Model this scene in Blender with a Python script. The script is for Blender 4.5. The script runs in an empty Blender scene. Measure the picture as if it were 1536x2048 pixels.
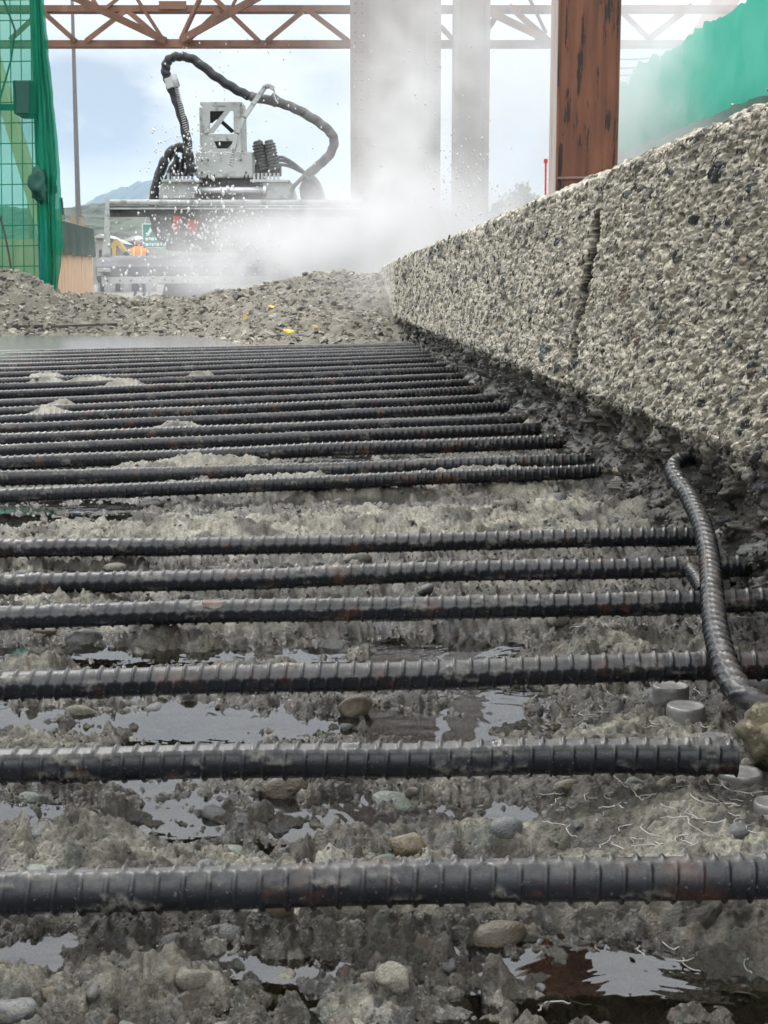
import bpy, bmesh, math, random
import numpy as np
from mathutils import Vector, Matrix, noise as mnoise
random.seed(7); rng = np.random.default_rng(7)
R = math.radians
scene = bpy.context.scene
COL = scene.collection

# ------------------------------------------------------------------ camera, sky, sun, exposure
H = 0.266                     # lens height above the middle of the steel bars
F = 3000.0                    # focal length in pixels of the 1536x2048 photograph
HOR = 560.0                   # horizon row
PITCH = math.atan((1024 - HOR) / F)
cam = bpy.data.cameras.new('camera'); camo = bpy.data.objects.new('camera', cam); COL.objects.link(camo)
cam.sensor_fit = 'VERTICAL'; cam.sensor_height = 36; cam.lens = 36 * F / 2048
cam.clip_start = 0.02; cam.clip_end = 9000
camo.location = (0, 0, H); camo.rotation_euler = (math.pi / 2 - PITCH, 0, 0)
cam.dof.use_dof = True; cam.dof.focus_distance = 1.5; cam.dof.aperture_fstop = 90
scene.camera = camo

SUN_EL, SUN_AZ = R(46), R(-28)          # sun behind cloud, to the left and ahead
world = bpy.data.worlds.new('World'); scene.world = world; world.use_nodes = True
scene.view_settings.view_transform = 'Standard'; scene.view_settings.look = 'None'
scene.view_settings.gamma = 1; scene.view_settings.exposure = 0.22
scene.view_settings.use_curve_mapping = False
scene.cycles.use_denoising = True
scene.cycles.max_bounces = 8; scene.cycles.diffuse_bounces = 3; scene.cycles.glossy_bounces = 3
scene.cycles.transparent_max_bounces = 16; scene.cycles.volume_bounces = 2
scene.cycles.volume_step_rate = 0.35
def build_world():
    nt = world.node_tree; nt.nodes.clear(); N = nt.nodes.new; L = nt.links.new
    out = N('ShaderNodeOutputWorld'); bg = N('ShaderNodeBackground'); bg.inputs[1].default_value = 0.1
    sky = N('ShaderNodeTexSky'); sky.sky_type = 'NISHITA'; sky.sun_disc = False
    sky.sun_elevation = SUN_EL; sky.sun_rotation = SUN_AZ; sky.dust_density = 2.0
    tc = N('ShaderNodeTexCoord'); sep = N('ShaderNodeSeparateXYZ'); L(tc.outputs['Generated'], sep.inputs[0])
    def math_(op, a, b=None, c=None, clamp=False):
        m = N('ShaderNodeMath'); m.operation = op; m.use_clamp = clamp
        for i, v in enumerate((a, b, c)):
            if v is None: continue
            if isinstance(v, (int, float)): m.inputs[i].default_value = v
            else: L(v, m.inputs[i])
        return m.outputs[0]
    zz = math_('ADD', math_('ABSOLUTE', sep.outputs[2]), 0.16)
    comb = N('ShaderNodeCombineXYZ')
    L(math_('DIVIDE', sep.outputs[0], zz), comb.inputs[0]); L(math_('DIVIDE', sep.outputs[1], zz), comb.inputs[1])
    def noise(scale, detail, off):
        mp = N('ShaderNodeMapping'); mp.inputs['Location'].default_value = off; L(comb.outputs[0], mp.inputs[0])
        n = N('ShaderNodeTexNoise'); n.inputs['Scale'].default_value = scale; n.inputs['Detail'].default_value = detail
        n.inputs['Roughness'].default_value = 0.55; L(mp.outputs[0], n.inputs['Vector']); return n.outputs[0]
    n1 = noise(2.1, 6, (3.1, 1.7, 0)); n2 = noise(1.0, 5, (7.7, 4.2, 0)); 
    mpd = N('ShaderNodeMapping'); mpd.inputs['Scale'].default_value = (11, 11, 20); L(tc.outputs['Generated'], mpd.inputs[0])
    nd = N('ShaderNodeTexNoise'); nd.inputs['Scale'].default_value = 1.0; nd.inputs['Detail'].default_value = 6; L(mpd.outputs[0], nd.inputs['Vector']); n3 = nd.outputs[0]
    # a grey-blue gap in the cloud ahead to the left
    def lobe(d, wx, wz, amp):
        dx = math_('DIVIDE', math_('SUBTRACT', sep.outputs[0], d[0]), wx)
        dz = math_('DIVIDE', math_('SUBTRACT', sep.outputs[2], d[2]), wz)
        e = math_('EXPONENT', math_('MULTIPLY', math_('ADD', math_('MULTIPLY', dx, dx), math_('MULTIPLY', dz, dz)), -1.0))
        return math_('MULTIPLY', math_('MULTIPLY', e, math_('GREATER_THAN', sep.outputs[1], 0.0)), amp)
    gap = math_('ADD', lobe((-0.185, 0, 0.108), 0.065, 0.032, 1.5), lobe((-0.07, 0, 0.125), 0.10, 0.020, 0.45))
    gap = math_('ADD', gap, lobe((0.12, 0, 0.115), 0.10, 0.03, 0.15))
    g2 = math_('MULTIPLY', math_('SUBTRACT', n1, 0.52), 3.0, clamp=True)
    wob = math_('MULTIPLY', math_('SUBTRACT', n3, 0.38), 4.5, clamp=True)
    gap = math_('MULTIPLY', gap, wob)
    grey = math_('ADD', math_('ADD', gap, math_('MULTIPLY', g2, 0.16)), math_('MULTIPLY', math_('SUBTRACT', n3, 0.50), 1.1), clamp=True)
    white = N('ShaderNodeMixRGB'); white.inputs[1].default_value = (8.1, 8.2, 8.3, 1); white.inputs[2].default_value = (9.0, 9.1, 9.2, 1)
    L(n2, white.inputs[0])
    gcol = N('ShaderNodeMixRGB'); gcol.inputs[2].default_value = (3.9, 4.5, 5.3, 1); L(grey, gcol.inputs[0]); L(white.outputs[0], gcol.inputs[1])
    # overcast vault: brighter overhead than at the horizon
    up = math_('MINIMUM', math_('ADD', math_('MULTIPLY', math_('MULTIPLY', sep.outputs[2], sep.outputs[2]), 4.5), 0.96), 2.9)
    mul = N('ShaderNodeVectorMath'); mul.operation = 'SCALE'; L(gcol.outputs[0], mul.inputs[0]); L(up, mul.inputs['Scale'])
    mix = N('ShaderNodeMixRGB'); mix.inputs[0].default_value = 0.9; L(sky.outputs[0], mix.inputs[1]); L(mul.outputs[0], mix.inputs[2])
    L(mix.outputs[0], bg.inputs[0]); L(bg.outputs[0], out.inputs[0])
build_world()
sun = bpy.data.lights.new('sun', 'SUN'); sun.energy = 1.5; sun.angle = R(10); sun.color = (1, 0.96, 0.9)
suno = bpy.data.objects.new('sun', sun); COL.objects.link(suno)
sd = Vector((math.sin(SUN_AZ) * math.cos(SUN_EL), math.cos(SUN_AZ) * math.cos(SUN_EL), math.sin(SUN_EL)))
suno.rotation_euler = sd.to_track_quat('Z', 'Y').to_euler(); suno.location = (-3, 3, 6)

# ------------------------------------------------------------------ survey: a photo pixel at a distance, or on the (slightly cross-falling) bar plane
CT, ST = math.cos(PITCH), math.sin(PITCH)
def ray(px, py):
    u, v = (px - 768) / F, (1024 - py) / F
    return np.array([u, CT + v * ST, -ST + v * CT])
def P(px, py, Y):
    d = ray(px, py); t = Y / d[1]
    return Vector((d[0] * t, Y, H + d[2] * t))
FALL = 0.025
def G(px, py, z0=0.0, fall=FALL):
    d = ray(px, py); t = (z0 - H) / (d[2] - fall * d[0])
    return Vector((d[0] * t, d[1] * t, H + d[2] * t))

# ------------------------------------------------------------------ numpy noise
_perm = np.concatenate([rng.permutation(256)] * 3).astype(np.int64)
_grad = rng.normal(size=(256, 3)); _grad /= np.linalg.norm(_grad, axis=1)[:, None]
def perlin(x, y, z=0.0):
    x, y, z = np.broadcast_arrays(np.asarray(x, float), np.asarray(y, float), np.asarray(z, float))
    xi, yi, zi = np.floor(x), np.floor(y), np.floor(z)
    xf, yf, zf = x - xi, y - yi, z - zi
    xi, yi, zi = (xi.astype(np.int64) & 255), (yi.astype(np.int64) & 255), (zi.astype(np.int64) & 255)
    u, v, w = [t * t * t * (t * (t * 6 - 15) + 10) for t in (xf, yf, zf)]
    r = 0
    for dx in (0, 1):
        for dy in (0, 1):
            for dz in (0, 1):
                g = _grad[_perm[_perm[_perm[(xi + dx) & 255] + ((yi + dy) & 255)] + ((zi + dz) & 255)]]
                d = g[..., 0] * (xf - dx) + g[..., 1] * (yf - dy) + g[..., 2] * (zf - dz)
                r = r + d * (u if dx else 1 - u) * (v if dy else 1 - v) * (w if dz else 1 - w)
    return r * 1.5
def fbm(x, y, z=0.0, o=4, g=0.5):
    s, a = 0, 1.0
    for k in range(o):
        s = s + a * perlin(x * 2 ** k + 17.3 * k, y * 2 ** k + 5.1 * k, z * 2 ** k); a *= g
    return s
_jit = rng.random((4096, 3))
def worley(x, y, seed=0, full=False):
    xi, yi = np.floor(x).astype(np.int64), np.floor(y).astype(np.int64)
    f1 = np.full(x.shape, 9.0); f2 = np.full(x.shape, 9.0); cid = np.zeros(x.shape, np.int64); ox = np.zeros(x.shape); oy = np.zeros(x.shape)
    for dx in (-1, 0, 1):
        for dy in (-1, 0, 1):
            h = ((xi + dx) * 73856093 ^ (yi + dy) * 19349663 ^ (seed * 83492791)) & 4095
            ex, ey = xi + dx + _jit[h, 0] - x, yi + dy + _jit[h, 1] - y; d = np.hypot(ex, ey)
            near = d < f1
            f2 = np.where(near, f1, np.minimum(f2, d)); cid = np.where(near, h, cid); f1 = np.where(near, d, f1); ox = np.where(near, ex, ox); oy = np.where(near, ey, oy)
    return (f1, f2, cid, ox, oy) if full else (f1, f2, cid)
def facets(x, y, size, seed, step, tilt):
    """broken surface: each cell its own little tilted plane at its own height"""
    f1, f2, c, ox, oy = worley(x / size, y / size, seed, True)
    return (_jit[c, 2] - .5) * step + ((_jit[(c * 7) & 4095, 0] - .5) * ox + (_jit[(c * 13) & 4095, 1] - .5) * oy) * tilt * size - sstep(.12, .0, f2 - f1) * step * .35
def sstep(a, b, x):
    t = np.clip((x - a) / (b - a), 0, 1); return t * t * (3 - 2 * t)

# ------------------------------------------------------------------ object helpers
ORG = {}
def props(o, label=None, cat=None, group=None, kind=None):
    for k, v in (('label', label), ('category', cat), ('group', group), ('kind', kind)):
        if v: o[k] = v
    return o
def empty(name, loc, label, cat, group=None):
    o = bpy.data.objects.new(name, None); COL.objects.link(o); o.location = loc; o.empty_display_size = .05
    ORG[o.name] = Vector(loc); return props(o, label, cat, group)
def link(name, me, m=None, parent=None, smooth=None):
    o = bpy.data.objects.new(name, me); COL.objects.link(o)
    if m and not me.materials: me.materials.append(m)
    if parent: o.parent = parent
    if smooth is not None: me.polygons.foreach_set('use_smooth', [smooth] * len(me.polygons))
    return o
def grid_mesh(name, V, nr, nc, colors=None, attrs=None, smooth=True):
    me = bpy.data.meshes.new(name); me.vertices.add(nr * nc); me.vertices.foreach_set('co', V.reshape(-1).astype(np.float32))
    i = np.arange((nr - 1) * nc).reshape(nr - 1, nc)[:, :-1].ravel()
    q = np.stack([i, i + 1, i + nc + 1, i + nc], 1).astype(np.int32); n = len(q)
    me.loops.add(n * 4); me.loops.foreach_set('vertex_index', q.ravel())
    me.polygons.add(n); me.polygons.foreach_set('loop_start', np.arange(0, n * 4, 4, dtype=np.int32))
    me.polygons.foreach_set('use_smooth', np.full(n, smooth))
    if colors is not None:
        a = me.color_attributes.new('Col', 'FLOAT_COLOR', 'POINT')
        c = np.ones((nr * nc, 4), np.float32); c[:, :3] = colors.reshape(-1, 3); a.data.foreach_set('color', c.ravel())
    for k, v in (attrs or {}).items():
        a = me.attributes.new(k, 'FLOAT', 'POINT'); a.data.foreach_set('value', v.ravel().astype(np.float32))
    me.update(calc_edges=True); me.validate(); return me

class MB:
    """collects simple solids given in world coordinates; build() makes ONE mesh object"""
    def __init__(s): s.v, s.f = [], []
    def add(s, vs, fs):
        b = len(s.v); s.v += [Vector(v) for v in vs]; s.f += [[b + i for i in f] for f in fs]; return s
    def box(s, a, b):
        (x0, y0, z0), (x1, y1, z1) = a, b
        x0, x1 = sorted((x0, x1)); y0, y1 = sorted((y0, y1)); z0, z1 = sorted((z0, z1))
        return s.add([(x0, y0, z0), (x1, y0, z0), (x1, y1, z0), (x0, y1, z0), (x0, y0, z1), (x1, y0, z1), (x1, y1, z1), (x0, y1, z1)],
                     [(3, 2, 1, 0), (4, 5, 6, 7), (0, 1, 5, 4), (1, 2, 6, 5), (2, 3, 7, 6), (3, 0, 4, 7)])
    def pxbox(s, x0, y0, x1, y1, Y, dy):
        """a box whose front face covers these photo pixels at distance Y, dy deep"""
        a, b = P(x0, y1, Y), P(x1, y0, Y); return s.box((a.x, Y, a.z), (b.x, Y + dy, b.z))
    def prism(s, pts, Y, dy):
        n = len(pts); vs = [(p[0], Y, p[1]) for p in pts] + [(p[0], Y + dy, p[1]) for p in pts]
        return s.add(vs, [list(range(n)), list(range(2 * n - 1, n - 1, -1))] + [[(i + 1) % n, i, n + i, n + (i + 1) % n] for i in range(n)])
    def pxprism(s, pp, Y, dy):
        return s.prism([(P(x, y, Y).x, P(x, y, Y).z) for x, y in pp], Y, dy)
    def bar(s, p0, p1, w, h, up=Vector((0, 1, 0))):
        p0, p1 = Vector(p0), Vector(p1); d = (p1 - p0).normalized(); sx = d.cross(up).normalized() * w / 2; sy = up.normalized() * h / 2
        vs = [p + a * sx + b * sy for p in (p0, p1) for a, b in ((-1, -1), (1, -1), (1, 1), (-1, 1))]
        return s.add(vs, [(3, 2, 1, 0), (4, 5, 6, 7), (0, 1, 5, 4), (1, 2, 6, 5), (2, 3, 7, 6), (3, 0, 4, 7)])
    def tube(s, pts, r, n=10, caps=True, rfun=None):
        pts = [Vector(p) for p in pts]; m = len(pts); rs = r if isinstance(r, (list, tuple)) else [r] * m
        vs, fs = [], []; t0 = (pts[1] - pts[0]).normalized()
        nrm = t0.orthogonal().normalized()
        for i, p in enumerate(pts):
            t = (pts[min(i + 1, m - 1)] - pts[max(i - 1, 0)]).normalized()
            nrm = (nrm - t * nrm.dot(t)).normalized(); bn = t.cross(nrm)
            for k in range(n):
                a = 2 * math.pi * k / n; rr = rs[i] * (rfun(i, a) if rfun else 1)
                vs.append(p + (nrm * math.cos(a) + bn * math.sin(a)) * rr)
        for i in range(m - 1):
            for k in range(n):
                fs.append((i * n + k, i * n + (k + 1) % n, (i + 1) * n + (k + 1) % n, (i + 1) * n + k))
        if caps: fs += [list(range(n - 1, -1, -1)), list(range((m - 1) * n, m * n))]
        return s.add(vs, fs)
    def ball(s, c, r, sub=1, sc=(1, 1, 1), jit=0.0):
        bm = bmesh.new(); bmesh.ops.create_icosphere(bm, subdivisions=sub, radius=1)
        q = Vector((random.random() * 9, random.random() * 9, random.random() * 9))
        vs = []
        for v in bm.verts:
            k = 1 + jit * mnoise.noise(v.co * 1.7 + q); vs.append(Vector(c) + Vector((v.co.x * sc[0], v.co.y * sc[1], v.co.z * sc[2])) * r * k)
        fs = [[v.index for v in f.verts] for f in bm.faces]; bm.free(); return s.add(vs, fs)
    def build(s, name, m, parent=None, bevel=0.0, smooth=False):
        o0 = ORG.get(parent.name, Vector()) if parent else Vector()
        me = bpy.data.meshes.new(name); me.from_pydata([v - o0 for v in s.v], [], s.f); me.update()
        o = link(name, me, m, parent, smooth); ORG[o.name] = o0
        if bevel:
            b = o.modifiers.new('bevel', 'BEVEL'); b.width = bevel; b.segments = 2; b.limit_method = 'ANGLE'
        return o
def centre_origin(o):
    """puts a top-level mesh's origin at the middle of its underside"""
    me = o.data; n = len(me.vertices); c = np.empty(n * 3, np.float32); me.vertices.foreach_get('co', c); c = c.reshape(-1, 3)
    m = np.array([(c[:, 0].min() + c[:, 0].max()) / 2, (c[:, 1].min() + c[:, 1].max()) / 2, c[:, 2].min()], np.float32)
    me.vertices.foreach_set('co', (c - m).ravel()); o.location = Vector(o.location) + Vector(m.tolist()); me.update(); return o
def spline(pts, n):
    """Catmull-Rom through pts"""
    pts = [Vector(p) for p in pts]; out = []; m = len(pts)
    for j in range(n):
        t = j / (n - 1) * (m - 1); i = min(int(t), m - 2); u = t - i
        p0, p1, p2, p3 = pts[max(i - 1, 0)], pts[i], pts[i + 1], pts[min(i + 2, m - 1)]
        out.append(0.5 * ((2 * p1) + (p2 - p0) * u + (2 * p0 - 5 * p1 + 4 * p2 - p3) * u * u + (3 * p1 - p0 - 3 * p2 + p3) * u ** 3))
    return out

# ------------------------------------------------------------------ materials
def mat(name, c1, c2=None, scale=8.0, rough=0.7, metal=0.0, bump=0.0, bscale=None, c3=None, s3=3.0, t3=(0.55, 0.7), stretch=(1, 1, 1), alpha=1.0, detail=5.0, spec=0.5, vary=0.0, r2=None):
    m = bpy.data.materials.new(name); m.use_nodes = True; nt = m.node_tree; N = nt.nodes.new; L = nt.links.new
    b = nt.nodes['Principled BSDF']; b.inputs['Roughness'].default_value = rough; b.inputs['Metallic'].default_value = metal
    b.inputs['Specular IOR Level'].default_value = spec
    tc = N('ShaderNodeTexCoord'); mp = N('ShaderNodeMapping'); mp.inputs['Scale'].default_value = stretch; L(tc.outputs['Object'], mp.inputs[0])
    vec = mp.outputs[0]
    if vary:
        oi = N('ShaderNodeObjectInfo'); va = N('ShaderNodeVectorMath'); va.operation = 'MULTIPLY_ADD'
        L(oi.outputs['Random'], va.inputs[0]); va.inputs[1].default_value = (17, 31, 23); L(vec, va.inputs[2]); vec = va.outputs[0]
    n = N('ShaderNodeTexNoise'); n.inputs['Scale'].default_value = scale; n.inputs['Detail'].default_value = detail; L(vec, n.inputs['Vector'])
    rmp = N('ShaderNodeValToRGB'); rmp.color_ramp.elements[0].position = 0.32; rmp.color_ramp.elements[1].position = 0.68
    rmp.color_ramp.elements[0].color = (*c1, 1); rmp.color_ramp.elements[1].color = (*(c2 or c1), 1); L(n.outputs[0], rmp.inputs[0])
    col = rmp.outputs[0]
    if c3:
        n3 = N('ShaderNodeTexNoise'); n3.inputs['Scale'].default_value = s3; n3.inputs['Detail'].default_value = 6; n3.inputs['Roughness'].default_value = 0.65; L(vec, n3.inputs['Vector'])
        r3 = N('ShaderNodeMapRange'); r3.inputs[1].default_value, r3.inputs[2].default_value = t3; L(n3.outputs[0], r3.inputs[0])
        mx = N('ShaderNodeMixRGB'); mx.inputs[2].default_value = (*c3, 1); L(r3.outputs[0], mx.inputs[0]); L(col, mx.inputs[1]); col = mx.outputs[0]
        if r2 is not None:
            mr = N('ShaderNodeMapRange'); mr.inputs[3].default_value = rough; mr.inputs[4].default_value = r2; L(r3.outputs[0], mr.inputs[0]); L(mr.outputs[0], b.inputs['Roughness'])
    if vary:
        hs = N('ShaderNodeHueSaturation'); mr = N('ShaderNodeMapRange'); mr.inputs[3].default_value = 1 - vary; mr.inputs[4].default_value = 1 + vary
        L(oi.outputs['Random'], mr.inputs[0]); L(mr.outputs[0], hs.inputs['Value']); L(col, hs.inputs['Color']); col = hs.outputs[0]
    L(col, b.inputs['Base Color'])
    if bump:
        bn = N('ShaderNodeTexNoise'); bn.inputs['Scale'].default_value = bscale or scale * 3; bn.inputs['Detail'].default_value = 4; L(vec, bn.inputs['Vector'])
        bp = N('ShaderNodeBump'); bp.inputs['Strength'].default_value = 0.6; bp.inputs['Distance'].default_value = bump; L(bn.outputs[0], bp.inputs['Height']); L(bp.outputs[0], b.inputs['Normal'])
    if alpha < 1: b.inputs['Alpha'].default_value = alpha
    return m

def concrete_mat(name, bscale, bdist):
    """colour of paste and aggregate from the mesh, grain and fine relief from noise, dampness from the mesh"""
    m = bpy.data.materials.new(name); m.use_nodes = True; nt = m.node_tree; N = nt.nodes.new; L = nt.links.new
    b = nt.nodes['Principled BSDF']
    at = N('ShaderNodeVertexColor'); at.layer_name = 'Col'
    wet = N('ShaderNodeAttribute'); wet.attribute_name = 'damp'
    tc = N('ShaderNodeTexCoord')
    n = N('ShaderNodeTexNoise'); n.inputs['Scale'].default_value = bscale; n.inputs['Detail'].default_value = 8; n.inputs['Roughness'].default_value = .7; L(tc.outputs['Object'], n.inputs['Vector'])
    mr = N('ShaderNodeMapRange'); mr.inputs[1].default_value = .3; mr.inputs[2].default_value = .72; mr.inputs[3].default_value = .38; mr.inputs[4].default_value = 1.5; L(n.outputs[0], mr.inputs[0])
    sc = N('ShaderNodeVectorMath'); sc.operation = 'SCALE'; L(at.outputs[0], sc.inputs[0]); L(mr.outputs[0], sc.inputs['Scale'])
    L(sc.outputs[0], b.inputs['Base Color'])
    rr = N('ShaderNodeMapRange'); rr.inputs[3].default_value = .88; rr.inputs[4].default_value = .28; L(wet.outputs['Fac'], rr.inputs[0]); L(rr.outputs[0], b.inputs['Roughness'])
    b1 = N('ShaderNodeTexNoise'); b1.inputs['Scale'].default_value = bscale * 1.7; b1.inputs['Detail'].default_value = 6; b1.inputs['Roughness'].default_value = .65; L(tc.outputs['Object'], b1.inputs['Vector'])
    bp = N('ShaderNodeBump'); bp.inputs['Strength'].default_value = .8; bp.inputs['Distance'].default_value = bdist; L(b1.outputs[0], bp.inputs['Height']); L(bp.outputs[0], b.inputs['Normal'])
    return m
M_floor = concrete_mat('broken_concrete', 330, .0032)
M_wall = concrete_mat('blasted_concrete', 240, .0032)

def rebar_mat():
    m = bpy.data.materials.new('wet_dark_steel'); m.use_nodes = True; nt = m.node_tree; N = nt.nodes.new; L = nt.links.new
    b = nt.nodes['Principled BSDF']; tc = N('ShaderNodeTexCoord'); oi = N('ShaderNodeObjectInfo')
    va = N('ShaderNodeVectorMath'); va.operation = 'MULTIPLY_ADD'; L(oi.outputs['Random'], va.inputs[0]); va.inputs[1].default_value = (7, 13, 5); L(tc.outputs['Object'], va.inputs[2])
    def noise(s, d=5, r=.6):
        n = N('ShaderNodeTexNoise'); n.inputs['Scale'].default_value = s; n.inputs['Detail'].default_value = d; n.inputs['Roughness'].default_value = r; L(va.outputs[0], n.inputs['Vector']); return n.outputs[0]
    def rng_(v, a, c, lo=0, hi=1):
        r = N('ShaderNodeMapRange'); r.inputs[1].default_value = a; r.inputs[2].default_value = c; r.inputs[3].default_value = lo; r.inputs[4].default_value = hi; L(v, r.inputs[0]); return r.outputs[0]
    def mixc(f, a, c):
        x = N('ShaderNodeMixRGB'); L(f, x.inputs[0])
        for i, v in ((1, a), (2, c)):
            if isinstance(v, tuple): x.inputs[i].default_value = (*v, 1)
            else: L(v, x.inputs[i])
        return x.outputs[0]
    def mul(a, c):
        x = N('ShaderNodeMath'); x.operation = 'MULTIPLY'; L(a, x.inputs[0]); L(c, x.inputs[1]); return x.outputs[0]
    base = mixc(noise(35), (.008, .0085, .0105), (.021, .0225, .027))
    rust = rng_(noise(28, 6, .7), .56, .70); col = mixc(rust, base, (.075, .036, .022))
    # dried slurry: patches and speckles; up-facing steel also painted paler, as if lit
    geo = N('ShaderNodeNewGeometry'); sp = N('ShaderNodeSeparateXYZ'); L(geo.outputs['Normal'], sp.inputs[0])
    upf = rng_(sp.outputs[2], .25, .9); patch = rng_(noise(60, 8, .8), .38, .66, .05, .80)
    dust = mul(upf, patch); speck = rng_(noise(420, 3, .5), .65, .71, 0, .55)
    mx = N('ShaderNodeMath'); mx.operation = 'MAXIMUM'; L(dust, mx.inputs[0]); L(speck, mx.inputs[1])
    col = mixc(mx.outputs[0], col, (.135, .13, .12))
    pa = N('ShaderNodeAttribute'); pa.attribute_name = 'paste'; col = mixc(mul(pa.outputs['Fac'], rng_(noise(210, 6, .7), .42, .56)), col, (.14, .132, .113)); L(col, b.inputs['Base Color'])
    b.inputs['Metallic'].default_value = .0; b.inputs['Specular IOR Level'].default_value = .34
    L(rng_(mx.outputs[0], 0, 1, .24, .62), b.inputs['Roughness'])
    bp = N('ShaderNodeBump'); bp.inputs['Strength'].default_value = .5; bp.inputs['Distance'].default_value = .0007; L(noise(330, 5, .7), bp.inputs['Height']); L(bp.outputs[0], b.inputs['Normal'])
    return m
M_bar = rebar_mat()

def water_mat():
    """thin water: mirror by Fresnel over a faintly brown clear layer"""
    m = bpy.data.materials.new('puddle_water'); m.use_nodes = True; nt = m.node_tree; nt.nodes.clear(); N = nt.nodes.new; L = nt.links.new
    out = N('ShaderNodeOutputMaterial'); mix = N('ShaderNodeMixShader'); gl = N('ShaderNodeBsdfGlossy'); tr = N('ShaderNodeBsdfTransparent')
    fr = N('ShaderNodeFresnel'); fr.inputs[0].default_value = 2.0; gl.inputs['Roughness'].default_value = .015; tr.inputs[0].default_value = (.74, .70, .60, 1)
    tc = N('ShaderNodeTexCoord'); n = N('ShaderNodeTexNoise'); n.inputs['Scale'].default_value = 16; n.inputs['Detail'].default_value = 3; n.inputs['Distortion'].default_value = .8; L(tc.outputs['Object'], n.inputs['Vector'])
    n2 = N('ShaderNodeTexWave'); n2.wave_type = 'RINGS'; n2.rings_direction = 'SPHERICAL'; n2.inputs['Scale'].default_value = 14; n2.inputs['Distortion'].default_value = 6; n2.inputs['Detail'].default_value = 2; L(tc.outputs['Object'], n2.inputs['Vector'])
    ad = N('ShaderNodeMath'); ad.operation = 'MULTIPLY_ADD'; L(n2.outputs['Fac'], ad.inputs[0]); ad.inputs[1].default_value = .05; L(n.outputs[0], ad.inputs[2])
    bp = N('ShaderNodeBump'); bp.inputs['Strength'].default_value = .5; bp.inputs['Distance'].default_value = .0022; L(ad.outputs[0], bp.inputs['Height'])
    for s in (fr, gl): L(bp.outputs[0], s.inputs['Normal'])
    sp = N('ShaderNodeSeparateXYZ'); L(tc.outputs['Object'], sp.inputs[0]); ro = N('ShaderNodeMapRange'); ro.inputs[1].default_value = 4.6; ro.inputs[2].default_value = 6.4; ro.inputs[3].default_value = .012; ro.inputs[4].default_value = .20; L(sp.outputs[1], ro.inputs[0]); L(ro.outputs[0], gl.inputs['Roughness'])
    L(fr.outputs[0], mix.inputs[0]); L(tr.outputs[0], mix.inputs[1]); L(gl.outputs[0], mix.inputs[2]); L(mix.outputs[0], out.inputs[0]); return m
M_water = water_mat()

STONE = [
    mat('charcoal_stone', (.035, .04, .045), (.075, .08, .085), 4.3, .35, bump=.0016, bscale=9, c3=(.12, .112, .092), s3=3.3, t3=(.43, .62), r2=.8, vary=.25),
    mat('blue_grey_stone', (.065, .072, .08), (.115, .122, .128), 3.6, .42, bump=.0016, bscale=9, c3=(.13, .122, .10), s3=3.3, t3=(.43, .64), r2=.8, vary=.25),
    mat('green_stone', (.075, .10, .085), (.14, .165, .135), 3.2, .45, bump=.0016, bscale=9, c3=(.135, .128, .105), s3=3.3, t3=(.43, .64), r2=.8, vary=.2),
    mat('tan_stone', (.085, .068, .043), (.15, .122, .080), 3.2, .5, bump=.0016, bscale=9, c3=(.10, .085, .06), s3=1.9, t3=(.55, .75), vary=.25),
    mat('rust_stone', (.10, .065, .05), (.17, .118, .092), 3.6, .5, bump=.0016, bscale=9, c3=(.28, .25, .21), s3=1.5, t3=(.55, .75), vary=.25),
    mat('pale_stone', (.15, .142, .118), (.24, .228, .19), 4.3, .7, bump=.0016, bscale=9, c3=(.11, .105, .09), s3=2.7, t3=(.48, .62), vary=.2),
    mat('mortar_stone', (.10, .094, .075), (.20, .19, .152), 5.0, .85, bump=.0016, bscale=9, c3=(.09, .085, .07), s3=3.5, t3=(.58, .7), vary=.25)]

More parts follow.
